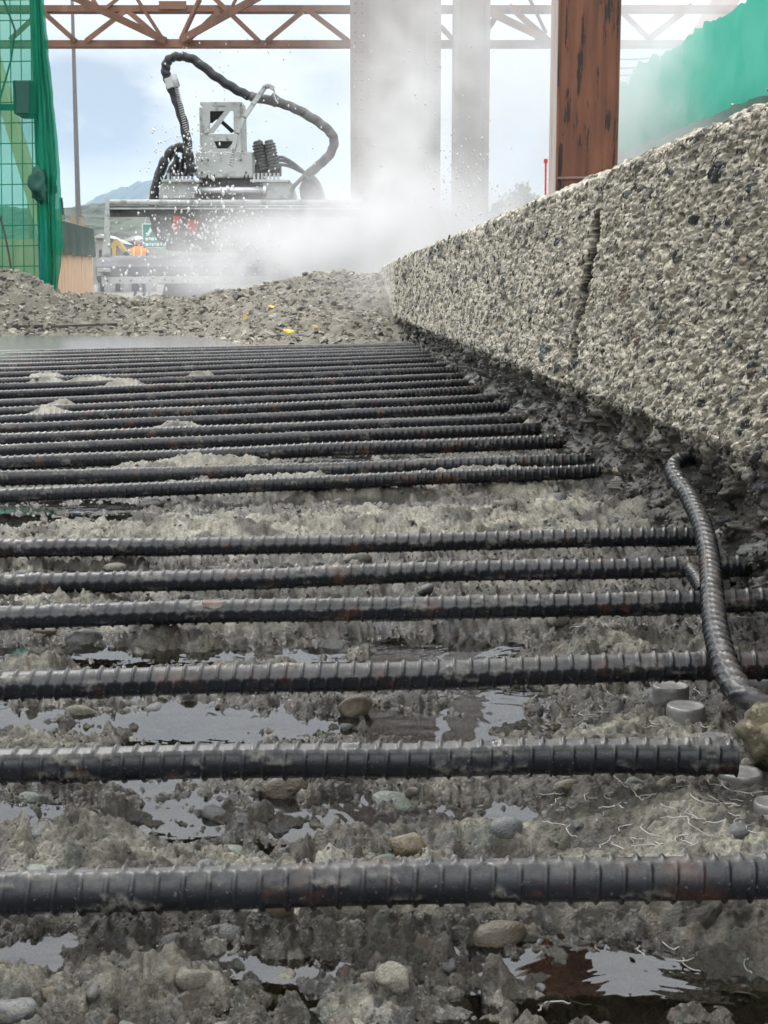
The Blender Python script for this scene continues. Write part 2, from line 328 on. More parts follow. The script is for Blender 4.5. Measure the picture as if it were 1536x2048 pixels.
# ------------------------------------------------------------------ the cut edge of the slab (right)
WX0, WS = 0.37, 0.043                       # plan line of the face: X = WX0 - WS*Y
def wall_x(Y): return WX0 - WS * Y
def wall_top(Y): return .430 - .0089 * Y
def wall_lip(Y): return .114 - .0045 * Y
AGG = np.array([(.055, .06, .065), (.10, .105, .11), (.12, .14, .12), (.24, .20, .145), (.15, .11, .085), (.36, .34, .29), (.16, .155, .14)])
AGGD = np.array([(.035, .036, .036), (.07, .07, .066), (.11, .11, .098), (.16, .15, .125), (.055, .05, .04), (.085, .092, .08)])
def wall_fields(Y, z):
    """inward recess, paste/aggregate colour and dampness of the face at (Y, z)"""
    # coarser grain towards the far end, where the cut is rougher
    Yl = np.maximum(Y + (z - .25) * 1.1, .3)
    s = 1.4 * (1 - (Yl / 1.4) ** -.35) / .35; v = (z - .25) * (1.4 / Y) ** .75
    amp = np.clip((1.5 / Y) ** .35, .5, 1.1)
    a1, a2, ida = worley(s / .026, v / .013, 3)
    b1, b2, idb = worley(s / .0130 + 5, v / .0072 + 9, 5)
    c1, c2, idc = worley(s / .058 + 2, v / .028 + 4, 8)
    low = fbm(s / .25, v / .16, 1.0, 3) * .005
    pit = np.maximum(0, perlin(s / .019, v / .0115, 3.3) - .02) * .012
    pit2 = np.maximum(0, perlin(s / .0095, v / .0058, 7.7) - .02) * .0065
    fine = perlin(s / .0055, v / .0034, 2.2) * .0011 + perlin(s / .003, v / .0019, 4.1) * .0006
    gaps = sstep(.16, .0, a2 - a1) * .0025 + sstep(.2, .0, b2 - b1) * .0014
    isA = (_jit[ida, 2] < .11); isC = (_jit[idc, 2] < .055)
    bumpA = np.where(isA, -np.clip(.50 - a1, 0, 1) * .004, 0); bumpC = np.where(isC, -np.clip(.42 - c1, 0, 1) * .008, 0)
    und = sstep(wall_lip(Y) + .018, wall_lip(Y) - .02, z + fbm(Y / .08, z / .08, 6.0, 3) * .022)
    rough = facets(Y, z, .05, 61, .010, .6) + fbm(Y / .085, z / .05, 9.0, 4) * .018 + np.abs(perlin(Y / .028, z / .022, 1.5)) * .008
    cr = np.abs(Y - (2.00 + (.375 - z) * 1.0) - .02 * perlin(z / .03, 2.0, 1.0))
    wid = .034 * np.clip(perlin(z / .05, 8.1, 3.0) * 1.8 + .72, 0, 1.0) * sstep(.105, .135, z)
    crack = sstep(1.0, .45, cr / np.maximum(wid, 1e-4)) * .022 * (wid > .002)
    d = low + (pit + pit2 + gaps + fine + bumpA + bumpC) * amp * (1 - .3 * und) + rough * und + crack
    mot = .5 + .5 * np.clip(fbm(s / .05, v / .04, 5.0, 3), -1, 1)
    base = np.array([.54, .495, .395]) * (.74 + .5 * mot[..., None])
    sand = .5 + .5 * np.clip(perlin(s / .0055, v / .003, 9.9) * 1.4, -1, 1)
    base = base * (.72 + .5 * sand[..., None])
    colA = AGG[ida % 7]; colC = AGG[(idc * 3) % 7]; colB = AGGD[(idb * 5) % 6]
    f = (isA & (a1 < .40))[..., None]; g = (isC & (c1 < .36))[..., None]; h = ((_jit[idb, 2] < .48) & (b1 < .40))[..., None]
    base = np.where(h, .25 * base + .75 * colB, base); base = np.where(f, colA, base); base = np.where(g, colC, base)
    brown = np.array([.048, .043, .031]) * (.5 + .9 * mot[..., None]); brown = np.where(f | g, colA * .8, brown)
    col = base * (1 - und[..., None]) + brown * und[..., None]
    ck = (crack > .006)[..., None]; col = np.where(ck, np.array([.022, .020, .016]), col)      # shade inside the open crack painted near-black
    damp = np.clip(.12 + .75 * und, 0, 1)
    return d, col, damp
prof_t = np.array([0, .04, .08, .12, .16, .20, .235, .27, .55, .80, .93, .955, .97, .985, 1.0])
prof_o = np.array([.004, .006, .012, .022, .030, .026, .012, .0, .0, .0, .002, .016, .07, .5, 3.2])
def build_wall():
    pxs = np.concatenate([np.linspace(3050, 1620, 60, endpoint=False), np.linspace(1620, 761, 640)])
    Ys = WX0 / ((pxs - 768) / F + WS)
    t = np.concatenate([np.linspace(0, .93, 385, endpoint=False), np.linspace(.93, .97, 26, endpoint=False), np.linspace(.97, 1, 14)])
    YY, TT = np.meshgrid(Ys, t)
    lip, top = wall_lip(YY), wall_top(YY)
    o = np.interp(TT, prof_t, prof_o)
    zlow = -.075 + (lip + .075) * TT / .25
    zhi = lip + (top - lip) * np.clip((TT - .25) / (.955 - .25), 0, 1)
    z = np.where(TT < .25, zlow, zhi)
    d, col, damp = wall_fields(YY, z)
    ontop = sstep(.955, .975, TT)
    d = d * (1 - ontop); zt = ontop * (fbm(o / .03, YY / .03, 2.0, 3) * .003)
    und = TT < .25
    edge = sstep(.88, .955, TT) * (1 - ontop)
    z = z - edge * np.clip(fbm(YY / .05, 3.0 + 0 * YY, 1.0, 3), -.3, 1) * .010 + zt
    # fade the far top corner down into the heap
    X = wall_x(YY) + o + d - .006 * 0
    Yv = YY + 0
    V = np.stack([X, Yv, z], -1)
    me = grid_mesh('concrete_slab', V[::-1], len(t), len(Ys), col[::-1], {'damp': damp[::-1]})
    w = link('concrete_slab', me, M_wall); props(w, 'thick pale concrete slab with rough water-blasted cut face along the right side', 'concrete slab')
    # far end and underside closed off by a backing block
    yb = Ys.max()
    mb = MB(); mb.add([(wall_x(yb) + .03, yb + .004, -.1), (wall_x(yb) + 3.1, yb + .004, -.1), (wall_x(yb) + 3.1, yb + .004, wall_top(yb) - .002), (wall_x(yb) + .03, yb + .004, wall_top(yb) - .002)], [(3, 2, 1, 0)])
    e = mb.build('end_face', STONE[6], w)
    return w
wall = build_wall()

# ------------------------------------------------------------------ steel bars: measured ends (row at the left frame edge, row at the right end, column of the right end)
BARS = [(1787, 1753, 1536, .0212, .42), (1529, 1512, 1500, .0212, .68), (1373, 1328, 1536, .0212, 1.32), (1233, 1198, 1536, .0208, 1.38),
        (1168, 1133, 1420, .0204, 1.36), (1098, 1073, 1365, .0204, 1.40), (990, 944, 1160, .0208, .75), (958, 925, 1130, .0204, .42),
        (927, 884, 1110, .0212, .75), (902, 857, 1080, .0204, .35), (880, 838, 1055, .0212, .85), (859, 814, 1025, .0204, .5), (841, 797, 985, .0212, .9),
        (825, 781, 970, .0204, .3), (808, 767, 945, .0208, .6), (789, 754, 905, .0204, .8), (775, 742, 885, .0208, .4), (764, 732, 872, .0204, .7),
        (752, 722, 860, .0208, .5), (742, 715, 850, .0204, .9), (733, 708, 842, .0208, .3), (725, 703, 836, .0204, .6), (718, 698, 832, .0208, .8), (712, 694, 828, .024, .4), (706, 691, 824, .024, .6)]
BAR_SEG = []
for (yl, yr, xr, d, rot) in BARS:
    a = G(0, yl); b = G(xr, yr); u = (b - a).normalized()
    ext_l = .38 + .06 * a.y; ext_r = (.04 if xr != 1500 else -.008) if xr < 1530 else .16
    BAR_SEG.append((a - u * ext_l, b + u * ext_r, d, rot))
def rib_tube(pts, d, rot, pitch, ns, nc, lean, cross=False, seed=0):
    """ribbed bar: core, two lengthwise ribs, rows of transverse ribs between them"""
    pts = np.array([list(p) for p in pts]); seg = np.linalg.norm(np.diff(pts, axis=0), axis=1); cum = np.concatenate([[0], np.cumsum(seg)]); Ltot = cum[-1]
    m = max(8, int(Ltot / pitch * ns)); s = np.linspace(0, Ltot, m)
    C = np.stack([np.interp(s, cum, pts[:, k]) for k in range(3)], 1)
    T = np.gradient(C, axis=0); T /= np.linalg.norm(T, axis=1)[:, None]
    up = np.array([0, 0, 1.0]); Nn = up[None] - T * (T @ up)[:, None]; Nn /= np.linalg.norm(Nn, axis=1)[:, None]; Bn = np.cross(T, Nn)
    th = np.arange(nc) / nc * 2 * math.pi
    SS, TH = np.meshgrid(s, th, indexing='ij')
    rel = (TH - rot + math.pi) % (2 * math.pi) - math.pi
    side = np.minimum(np.abs(rel), math.pi - np.abs(rel))            # angle from the nearer lengthwise rib
    lon = np.exp(-(side / .115) ** 2) * .066
    ph = (SS + lean * pitch * np.sin(rel) * (np.sign(np.cos(rel)) if cross else 1)) / pitch + .5 * (rel > 0)
    if cross: ph = (SS + lean * pitch * 2.2 * (side - .8) * np.where(rel > 0, 1, -1)) / pitch
    q = (ph % 1.0) - .5
    rib = np.exp(-(q / .095) ** 4) * (.072 if seed < 11 else .088) * sstep(.02, .22, side)
    wear = 1 + .25 * perlin(SS / .03 + seed, TH * 1.5, seed)
    r = d * (.455 + (lon + rib) * wear + .006 * perlin(SS / .008, TH * 2.0, seed + .5))
    pf = sstep(.34, .52, fbm(SS / .035 + seed * 3, np.cos(TH) * 1.2, np.sin(TH) * 1.2 + seed, 4)) * (.75 if not cross else .5)
    lum = .475 + .05 * np.abs(perlin(SS / .006, np.cos(TH) * 4, np.sin(TH) * 4 + seed)) + .03 * perlin(SS / .0025, TH * 5, seed)
    r = np.where(pf > .45, np.maximum(r, d * lum * np.clip(pf * 1.4, .9, 1.02)), r)
    rib_tube.paste = np.concatenate([pf, pf[:, :1]], 1)
    V = C[:, None] + r[..., None] * (Nn[:, None] * np.cos(TH)[..., None] + Bn[:, None] * np.sin(TH)[..., None])
    V = np.concatenate([V, V[:, :1]], 1)
    return V
def ordinal(n): return ['first', 'second', 'third', 'fourth', 'fifth', 'sixth', 'seventh', 'eighth', 'ninth', 'tenth', 'eleventh', 'twelfth', 'thirteenth', 'fourteenth', 'fifteenth', 'sixteenth', 'seventeenth', 'eighteenth', 'nineteenth', 'twentieth', 'twenty-first', 'twenty-second', 'twenty-third', 'twenty-fourth', 'twenty-fifth'][n - 1]
BAR_LABEL = {1: 'thickest looking ribbed steel bar, nearest the camera across the whole foot of the view',
             2: 'second ribbed steel bar from the front, its right end under the brown rock',
             3: 'third ribbed steel bar from the front, above the widest white puddle, grey dust on top',
             4: 'fourth ribbed steel bar from the front, with the dead brown leaf stuck on it',
             5: 'fifth ribbed steel bar from the front, ending at the bent bar',
             6: 'sixth ribbed steel bar from the front, below the wide strip of bare broken concrete',
             7: 'seventh ribbed steel bar from the front, above the wide strip of bare broken concrete'}
for i, (a, b, d, rot) in enumerate(BAR_SEG):
    if i >= 7: d *= 1.16
    n = 24; pts = [a.lerp(b, k / (n - 1)) for k in range(n)]
    for k, p in enumerate(pts):
        p.z += .0026 * mnoise.noise(Vector((k * .22, i * 3.1, 0))); p.y += .0040 * mnoise.noise(Vector((k * .2, i * 3.1, 7))) * (1 + .3 * i)
    near = i < 9
    V = rib_tube(pts, d, rot, .0114, 16 if i < 3 else (11 if i < 7 else (7 if near else 5)), 36 if i < 4 else (26 if near else 15), .10, seed=i * 1.7)
    me = grid_mesh('rebar', V, V.shape[0], V.shape[1], None, {'paste': rib_tube.paste})
    o = link('rebar', me, M_bar)
    props(o, BAR_LABEL.get(i + 1, 'dark ribbed steel bar lying across the pit, %s from the front' % ordinal(i + 1)), 'steel bar', 'parallel ribbed bars across the pit')
    centre_origin(o)
# the bent bar that rises from under the slab and comes forward over the others
bent_px = [(1345, 940, .072), (1376, 990, .060), (1404, 1050, .050), (1418, 1110, .040), (1424, 1180, .033), (1430, 1250, .028), (1444, 1310, .025), (1466, 1365, .021), (1500, 1402, .017), (1560, 1425, .012), (1640, 1440, .008)]
bp = [G(x, y, z, 0) for x, y, z in bent_px]; bp = spline([bp[0] + Vector((.075, .085, .004)), bp[0] + Vector((.022, .034, .008))] + bp, 46)
V = rib_tube(bp, .0168, .55, .0150, 14, 36, .75, seed=31)
me = grid_mesh('bent_rebar', V, V.shape[0], V.shape[1], None, {'paste': rib_tube.paste * .6}); o = link('bent_rebar', me, M_bar)
props(o, 'grey bent steel bar with slanting ribs curving down from under the slab edge', 'bent bar'); centre_origin(o)
# a second, older bar peeping from behind it
V = rib_tube(spline([G(1375, 1135, .006, 0), G(1392, 1152, .004, 0), G(1410, 1182, .0, 0)], 10), .015, .4, .0090, 7, 18, .3, seed=40)
o = link('bar_stub', grid_mesh('bar_stub', V, V.shape[0], V.shape[1]), M_bar); props(o, 'short slanting stub of ribbed bar between the fourth and fifth bars beside the bent bar', 'bar stub'); centre_origin(o)

# ------------------------------------------------------------------ floor of the pit
ZW = -.030                                   # standing water level
LUMPS = []                                   # (px, py, rx px, ry px, height above the base)
def lump(px, py, rx, ry, h):
    c = G(px, py, 0, 0); sx = rx / F * c.y; sy = ry / F * c.y * c.y / H
    LUMPS.append((c.x, c.y, sx, sy, h * (1.65 if py < 960 else 1)))
for a in [(210, 1660, 330, 75, .036), (560, 1680, 300, 60, .036), (830, 1690, 160, 55, .030), (120, 1600, 160, 40, .022), (1420, 1640, 170, 90, .024), (1300, 1690, 230, 60, .02), (900, 1575, 330, 28, .020),
          (60, 1440, 140, 55, .022), (840, 1460, 120, 45, .024), (1290, 1410, 200, 60, .022), (90, 1290, 240, 35, .020), (480, 1270, 210, 22, .018), (1220, 1240, 220, 35, .022), (1430, 1260, 120, 50, .022), (1500, 1630, 130, 45, .034), (1350, 1425, 110, 40, .026),
          (350, 1195, 400, 18, .026), (1000, 1190, 250, 14, .020), (200, 1135, 330, 20, .026), (700, 1115, 300, 16, .028), (1150, 1105, 250, 16, .026),
          (300, 1035, 420, 26, .046), (850, 1020, 400, 30, .050), (1150, 1010, 200, 40, .050), (80, 1060, 200, 18, .046), (640, 950, 340, 10, .034), (420, 925, 240, 10, .048), (960, 945, 260, 14, .036), (90, 1160, 150, 22, .030), (40, 1185, 120, 16, .030),
          (190, 748, 90, 4, .050), (90, 742, 70, 4, .052), (240, 752, 70, 4, .048), (395, 745, 36, 4, .054), (90, 810, 60, 5, .052), (120, 792, 40, 4, .046), (355, 842, 60, 6, .048), (60, 695, 60, 3, .02), (930, 925, 150, 8, .036),
          (690, 2035, 140, 50, .040), (120, 1960, 120, 40, .018), (330, 1880, 300, 60, .020), (700, 1870, 200, 40, .022), (950, 1850, 130, 30, .022), (30, 1850, 120, 30, .02), (1390, 1880, 90, 30, .016)]:
    lump(*a)
HOLES = []
for a in [(460, 1440, 240, 30, .022), (1020, 1395, 120, 30, .022), (930, 1300, 170, 26, .022), (1010, 1310, 110, 22, .02), (330, 1320, 200, 16, .02), (1060, 1650, 120, 40, .026), (1250, 1880, 220, 60, .020), (60, 1900, 110, 30, .02), (420, 2030, 260, 25, .02), (700, 1850, 230, 18, .02), (1100, 2000, 300, 70, .02)]:
    c = G(a[0], a[1], -.03, 0); HOLES.append((c.x, c.y, a[2] / F * c.y, a[3] / F * c.y * c.y / (H + .03), a[4]))
def floor_h(x, y, full=False):
    base = -.0292 + .010 * x + 0 * y
    far = sstep(2.2, 3.0, y); base = base - .012 * far * sstep(.15, -.6, x) - .035 * sstep(5.7, 6.3, y)
    L = np.zeros_like(x); wx = x + .02 * perlin(x / .06, y / .06, 3.0); wy = y + .02 * perlin(x / .06, y / .06, 13.0)
    for (cx, cy, sx, sy, h) in LUMPS:
        q = ((wx - cx) / sx) ** 2 + ((wy - cy) / sy) ** 2
        L = np.maximum(L, h * np.exp(-np.minimum(q, 40) * .8))
    for (cx, cy, sx, sy, h) in HOLES:
        q = ((wx - cx) / sx) ** 2 + ((wy - cy) / sy) ** 2
        L = L - .75 * h * np.exp(-np.minimum(q, 40) * .9)
    n1 = fbm(x / .11, y / .11, 4.0, 3) * .0075
    n2 = perlin(x / .033, y / .033, 1.2) * .0042
    a1, a2, ida = worley(x / .026, y / .026, 21)
    isA = _jit[ida, 2] < .42
    peb = np.where(isA & (_jit[ida, 2] < .2), np.clip(.46 - a1, 0, 1) * .014, 0)
    b1, b2, idb = worley(x / .0105, y / .0105, 22)
    gr = np.where(_jit[idb, 2] < .5, np.clip(.5 - b1, 0, 1) * .006, 0)
    pit = -np.maximum(0, perlin(x / .017, y / .017, 8.0) - .12) * .010
    fine = perlin(x / .0052, y / .0052, 6.6) * .0026 + perlin(x / .0026, y / .0026, 2.6) * .0013 - np.abs(perlin(x / .0095, y / .0095, 4.6)) * .0045 + .001
    wr = sstep(.075, .0, wall_x(y) + .045 - x) * .022 * (.6 + .6 * perlin(x / .03, y / .03, 5.5))
    calm = sstep(.02, .09, x + .03 * perlin(x / .05, y / .05, 71.0)) * sstep(1.0, .84, y)
    keep = 1 - .7 * calm; n2 = n2 * keep; peb = peb * keep; pit = pit * keep; gr = gr * (1 - .4 * calm); L = L + .012 * calm * sstep(.60, .66, y)
    fx, fy = x + .004 * perlin(x / .012, y / .012, 31.0), y + .004 * perlin(x / .012, y / .012, 37.0)
    fac = facets(fx, fy, .036, 41, .0048, .50) + facets(fx, fy, .016, 42, .0026, .50) + facets(fx, fy, .0075, 43, .0015, .55)
    h = base + L * .55 + n1 + n2 * .6 + peb + gr * .8 + pit + fine * .8 + wr + fac * sstep(2.6, 1.7, y) * keep
    if not full: return h
    mot = np.clip(.5 + .5 * fbm(x / .07, y / .07, 7.0, 4), 0, 1)
    raised = np.clip(sstep(.010, .026, L) * sstep(-.45, .25, fbm(x / .06, y / .06, 15.0, 4)) + .30 * sstep(.1, .5, fbm(x / .05, y / .05, 11.0, 3)), 0, 1)
    pale = np.array([.30, .285, .225]); silt = np.array([.055, .049, .036])
    col = silt + (pale - silt) * raised[..., None]; col = col * (.45 + 1.0 * mot[..., None])
    sand = np.clip(.5 + .7 * perlin(x / .0042, y / .0042, 3.9), 0, 1); col = col * (.75 + .45 * sand[..., None])
    st = (isA & (a1 < .34))[..., None]; stc = AGG[ida % 7]
    col = np.where(st & (_jit[ida, 0] < .35)[..., None], .45 * col + .40 * stc, .88 * col)
    sb = ((_jit[idb, 2] < .3) & (b1 < .36))[..., None]; col = np.where(sb, .55 * col + .35 * AGG[idb % 7], col)
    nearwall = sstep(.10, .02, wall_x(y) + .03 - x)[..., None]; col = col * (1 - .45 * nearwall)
    damp = np.clip(sstep(ZW + .016, ZW + .002, h) * .8 + .25 + .1 * (1 - raised), 0, 1)
    return h, col, damp
def build_floor():
    rows = np.concatenate([np.linspace(2250, 690, 860), np.linspace(686, 640, 30)])
    Ys = (H + .03) * F / (rows - HOR) * (1 / 1.0)
    Ys = np.maximum.accumulate(Ys)
    us = np.linspace(-1, 1, 430)
    U, YY = np.meshgrid(us, Ys)
    XL = -(.27 * YY + .06); XR = wall_x(YY) + .10
    XR = np.minimum(XR, .27 * YY + .10)
    X = XL + (XR - XL) * (U + 1) / 2
    nl = 34; side = XL[:, :1] - .62 * np.linspace(1, 0, nl, endpoint=False)[None] ** 1.5; X = np.concatenate([side, X], 1); YY = np.repeat(YY[:, :1], X.shape[1], 1)
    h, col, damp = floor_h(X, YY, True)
    for i in range(1, len(Ys)): h[i] = np.minimum(h[i], h[i - 1] + .9 * (Ys[i] - Ys[i - 1]))
    wx_, wy_ = X + .003 * perlin(X / .01, YY / .01, 81.0), YY + .003 * perlin(X / .01, YY / .01, 85.0)
    h = h + (facets(wx_, wy_, .013, 91, .0020, .45) + facets(wx_, wy_, .006, 92, .0011, .5) + perlin(X / .0042, YY / .0042, 93.0) * .0011 - np.maximum(0, perlin(X / .012, YY / .012, 95.0) - .1) * .003) * sstep(2.6, 1.4, YY)
    build_floor.grid = (Ys, XL[:, 0], XR[:, 0], h[:, nl:])
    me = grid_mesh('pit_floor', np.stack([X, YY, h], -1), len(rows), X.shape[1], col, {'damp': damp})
    return props(link('pit_floor', me, M_floor), kind='structure')
floor = build_floor()
def floor_at(x, y):
    Ys, XL, XR, h = build_floor.grid; x, y = np.asarray(x, float), np.asarray(y, float)
    r = np.clip(np.interp(y, Ys, np.arange(len(Ys))), 0, len(Ys) - 1.001); i = r.astype(int); f = r - i
    u = np.clip((x - np.interp(y, Ys, XL)) / (np.interp(y, Ys, XR) - np.interp(y, Ys, XL)), 0, .9999) * (h.shape[1] - 1); j = u.astype(int); g = u - j
    return (h[i, j] * (1 - g) + h[i, j + 1] * g) * (1 - f) + (h[i + 1, j] * (1 - g) + h[i + 1, j + 1] * g) * f
mb = MB(); n = 40
mb.add([(-3.2, .2, ZW), (.55, .2, ZW), (.55, 9.2, ZW), (-3.2, 9.2, ZW)], [(0, 1, 2, 3)])
water = props(mb.build('standing_water', M_water), kind='structure')

# ------------------------------------------------------------------ stones set in the floor and in the cut face
def stone_mesh(k, angular):
    bm = bmesh.new(); bmesh.ops.create_icosphere(bm, subdivisions=3, radius=1); r_ = random.Random(100 + k)
    q = Vector((r_.random() * 50, r_.random() * 50, r_.random() * 50)); sc = (1, r_.uniform(.65, .95), r_.uniform(.45, .8))
    planes = [(Vector((r_.gauss(0, 1), r_.gauss(0, 1), r_.gauss(0, 1))).normalized(), r_.uniform(.55, .85)) for _ in range(9 if angular else 3)]
    for v in bm.verts:
        c = v.co.copy() * (1 + .22 * mnoise.noise(v.co * 1.1 + q))
        for nn, dd in planes:
            e = c.dot(nn) - dd
            if e > 0: c -= nn * e * (.9 if angular else .6)
        c *= 1 + (.06 if angular else .02) * mnoise.noise(v.co * 4 + q)
        v.co = Vector((c.x * sc[0], c.y * sc[1], c.z * sc[2]))
    me = bpy.data.meshes.new('stone'); bm.to_mesh(me); bm.free(); me.polygons.foreach_set('use_smooth', [True] * len(me.polygons)); return me
ROUND = [stone_mesh(k, False) for k in range(7)]; ANG = [stone_mesh(20 + k, True) for k in range(7)]
_mesh_cache = {}
def stone(parent, loc, r, mi, angular=False, rot=None, sc=(1, 1, 1), name='stone', k=None):
    k = random.randrange(7) if k is None else k; key = (k, angular, mi)
    if key not in _mesh_cache:
        me = (ANG if angular else ROUND)[k].copy(); me.materials.append(STONE[mi]); _mesh_cache[key] = me
    o = bpy.data.objects.new(name, _mesh_cache[key]); COL.objects.link(o); o.parent = parent
    o.location = loc; o.scale = (r * sc[0], r * sc[1], r * sc[2]); o.rotation_euler = rot or (random.uniform(-.5, .5), random.uniform(-.5, .5), random.uniform(0, 6.3)); return o
def on_floor(px, py, z=-.03):
    p = G(px, py, z, 0); hh = float(floor_at(np.array([p.x]), np.array([p.y]))[0]); p = G(px, py, hh, 0)
    hh = float(floor_at(np.array([p.x]), np.array([p.y]))[0]); return Vector((p.x, p.y, hh))
# the stones that stand out in the photograph: px, py, half width px, material, angular, flatness, sink, label
KEY = [(990, 1832, 62, 3, False, .62, .1, 'long smooth ochre pebble below the nearest bar'), (700, 2012, 66, 6, True, .9, .25, 'rust-stained pale lump at the bottom edge'), (668, 1284, 36, 0, False, .9, .35, 'round charcoal pebble standing in the brown puddle'),
       (866, 1404, 28, 1, True, 1.1, .1, 'dark blue-grey pebble upright beside the third bar'), (715, 1415, 40, 3, True, .9, .3, 'brown pointed chunk standing in the white puddle'), (165, 1298, 38, 0, False, .75, .1, None), (712, 1108, 32, 5, False, .75, .35, 'pale round pebble on the rubble strip'),
       (845, 1113, 20, 0, False, .9, .3, None), (162, 1432, 36, 6, False, .8, .1, None), (45, 1432, 20, 0, False, .9, .2, None), (90, 1270, 26, 3, False, .8, .1, None), (690, 1592, 26, 0, False, 1.1, .3, 'upright charcoal pebble right under the second bar'),
       (790, 1600, 60, 2, True, .6, .0, 'wide pale green stone under the second bar'), (470, 1705, 46, 2, True, .7, .1, 'grey-green stone against the nearest bar'), (60, 1722, 56, 2, False, .6, .1, 'long speckled green stone at the left edge'), (1010, 1670, 34, 1, False, .95, .4, 'smooth grey pebble right of the pale mortar'),
       (290, 1685, 26, 0, False, .8, .2, None), (85, 1665, 42, 0, True, .7, .2, None), (430, 1642, 28, 1, False, .7, .15, None), (580, 1570, 60, 3, True, .5, .2, None), (60, 1590, 30, 2, False, .8, .1, None), (40, 1410, 26, 5, False, .9, .2, None), (360, 1710, 34, 1, True, .6, 0, None),
       (182, 1940, 26, 0, False, 1.2, .35, 'tall dark pebble standing in the shallow water at bottom left'), (450, 1840, 40, 0, False, .75, .1, 'shiny black pebble under the nearest bar'), (345, 1840, 36, 0, True, .9, .2, None), (260, 2000, 30, 1, False, .8, .1, None), (535, 1985, 52, 2, False, .45, .0, 'flat olive stone lying under water'),
       (890, 1890, 50, 2, False, .6, 0, None), (1110, 1985, 34, 0, False, .8, 0, None), (30, 2030, 60, 0, True, .6, .2, None), (1130, 1555, 30, 3, False, .7, .1, None), (1310, 1715, 28, 5, False, .8, .25, 'speckled white pebble just behind the nearest bar'), (1322, 1706, 6, 3, False, .9, 0, None), (1275, 1556, 26, 2, True, .7, .2, None), (1335, 1563, 30, 3, True, .8, .2, None),
       (1010, 985, 30, 3, True, .8, .4, None), (1095, 998, 20, 0, False, .8, .3, None), (300, 1010, 28, 0, False, .6, .3, 'flat dark stone on the wide rubble strip'), (345, 1052, 24, 3, False, .7, .3, None), (230, 1108, 24, 6, False, .7, .2, None), (45, 1123, 18, 0, False, .9, .3, None), (640, 1350, 20, 3, False, .6, 0, None), (510, 1270, 24, 0, True, .8, .2, None),
       (1255, 1400, 16, 5, True, .8, .3, None), (1245, 1390, 10, 5, True, .8, .3, None), (760, 1300, 22, 4, True, .8, .2, None), (90, 1850, 24, 3, False, .7, .2, None), (100, 1985, 22, 3, True, .9, .3, None), (1400, 1700, 12, 5, False, .8, .2, None), (930, 1575, 30, 0, True, .6, .1, None), (1090, 1600, 16, 6, True, .7, .2, None)]
nst = 0
for (px, py, w, mi, ang, fl, sink, lab) in KEY:
    p = on_floor(px, py + 4); r = w / F * p.y * 1.0; p.z += r * fl * (sink - .25) - .001
    o = stone(floor, p, r, mi, ang, rot=(random.uniform(-.3, .3), random.uniform(-.25, .25), random.uniform(-.35, .35)), sc=(1, .9, max(.8, fl * 1.25)))
    if lab: o['label'] = lab
    nst += 1
while nst < 292:
    Y = .5 + 2.0 * random.random() ** 1.5; X = random.uniform(-.27 * Y, min(.27 * Y, wall_x(Y)))
    if any(abs(Y - (a.y + (b.y - a.y) * (X - a.x) / (b.x - a.x))) < .014 for a, b, _, _ in BAR_SEG[:9]): continue
    hh = float(floor_at(np.array([X]), np.array([Y]))[0]); r = (.6 if X > .04 and Y < .95 else 1) * random.choice((.0025, .003, .004, .005, .007, .009)) * random.uniform(.8, 1.2) * (1 + .15 * Y)
    mi = random.choices(range(7), (6, 4, 2, 1.2, .4, .3, 6) if Y > .62 else (6, 3, .6, .6, .2, 0, 7))[0]
    stone(floor, (X, Y, hh + r * random.uniform(-.45, .1)), r, mi, random.random() < .93); nst += 1
nw = 0
while nw < 170:
    px = random.uniform(800, 1560); Y = WX0 / ((px - 768) / F + WS)
    z = random.uniform(wall_lip(Y) - .07, wall_top(Y) - .008)
    d, _, _ = wall_fields(np.array([Y]), np.array([z])); tt = .25 + .705 * (z - wall_lip(Y)) / (wall_top(Y) - wall_lip(Y)) if z > wall_lip(Y) else .25 * (z + .075) / (wall_lip(Y) + .075)
    X = wall_x(Y) + float(np.interp(tt, prof_t, prof_o)) + float(d[0])
    r = random.choice((.003, .004, .005, .006, .008)) * random.uniform(.8, 1.2) * (.75 + .2 * Y)
    mi = random.choices(range(7), (6, 4, 2, 2, .7, 2, 3))[0]
    q_ = Vector((random.uniform(-.1, .1), -.78 + random.uniform(-.2, .2), .62)).to_track_quat('X', 'Z').to_euler()
    stone(wall, (X + r * random.uniform(.25, .55), Y, z), r, mi, random.random() < .75, rot=q_, sc=(1.5, .8, .9)); nw += 1

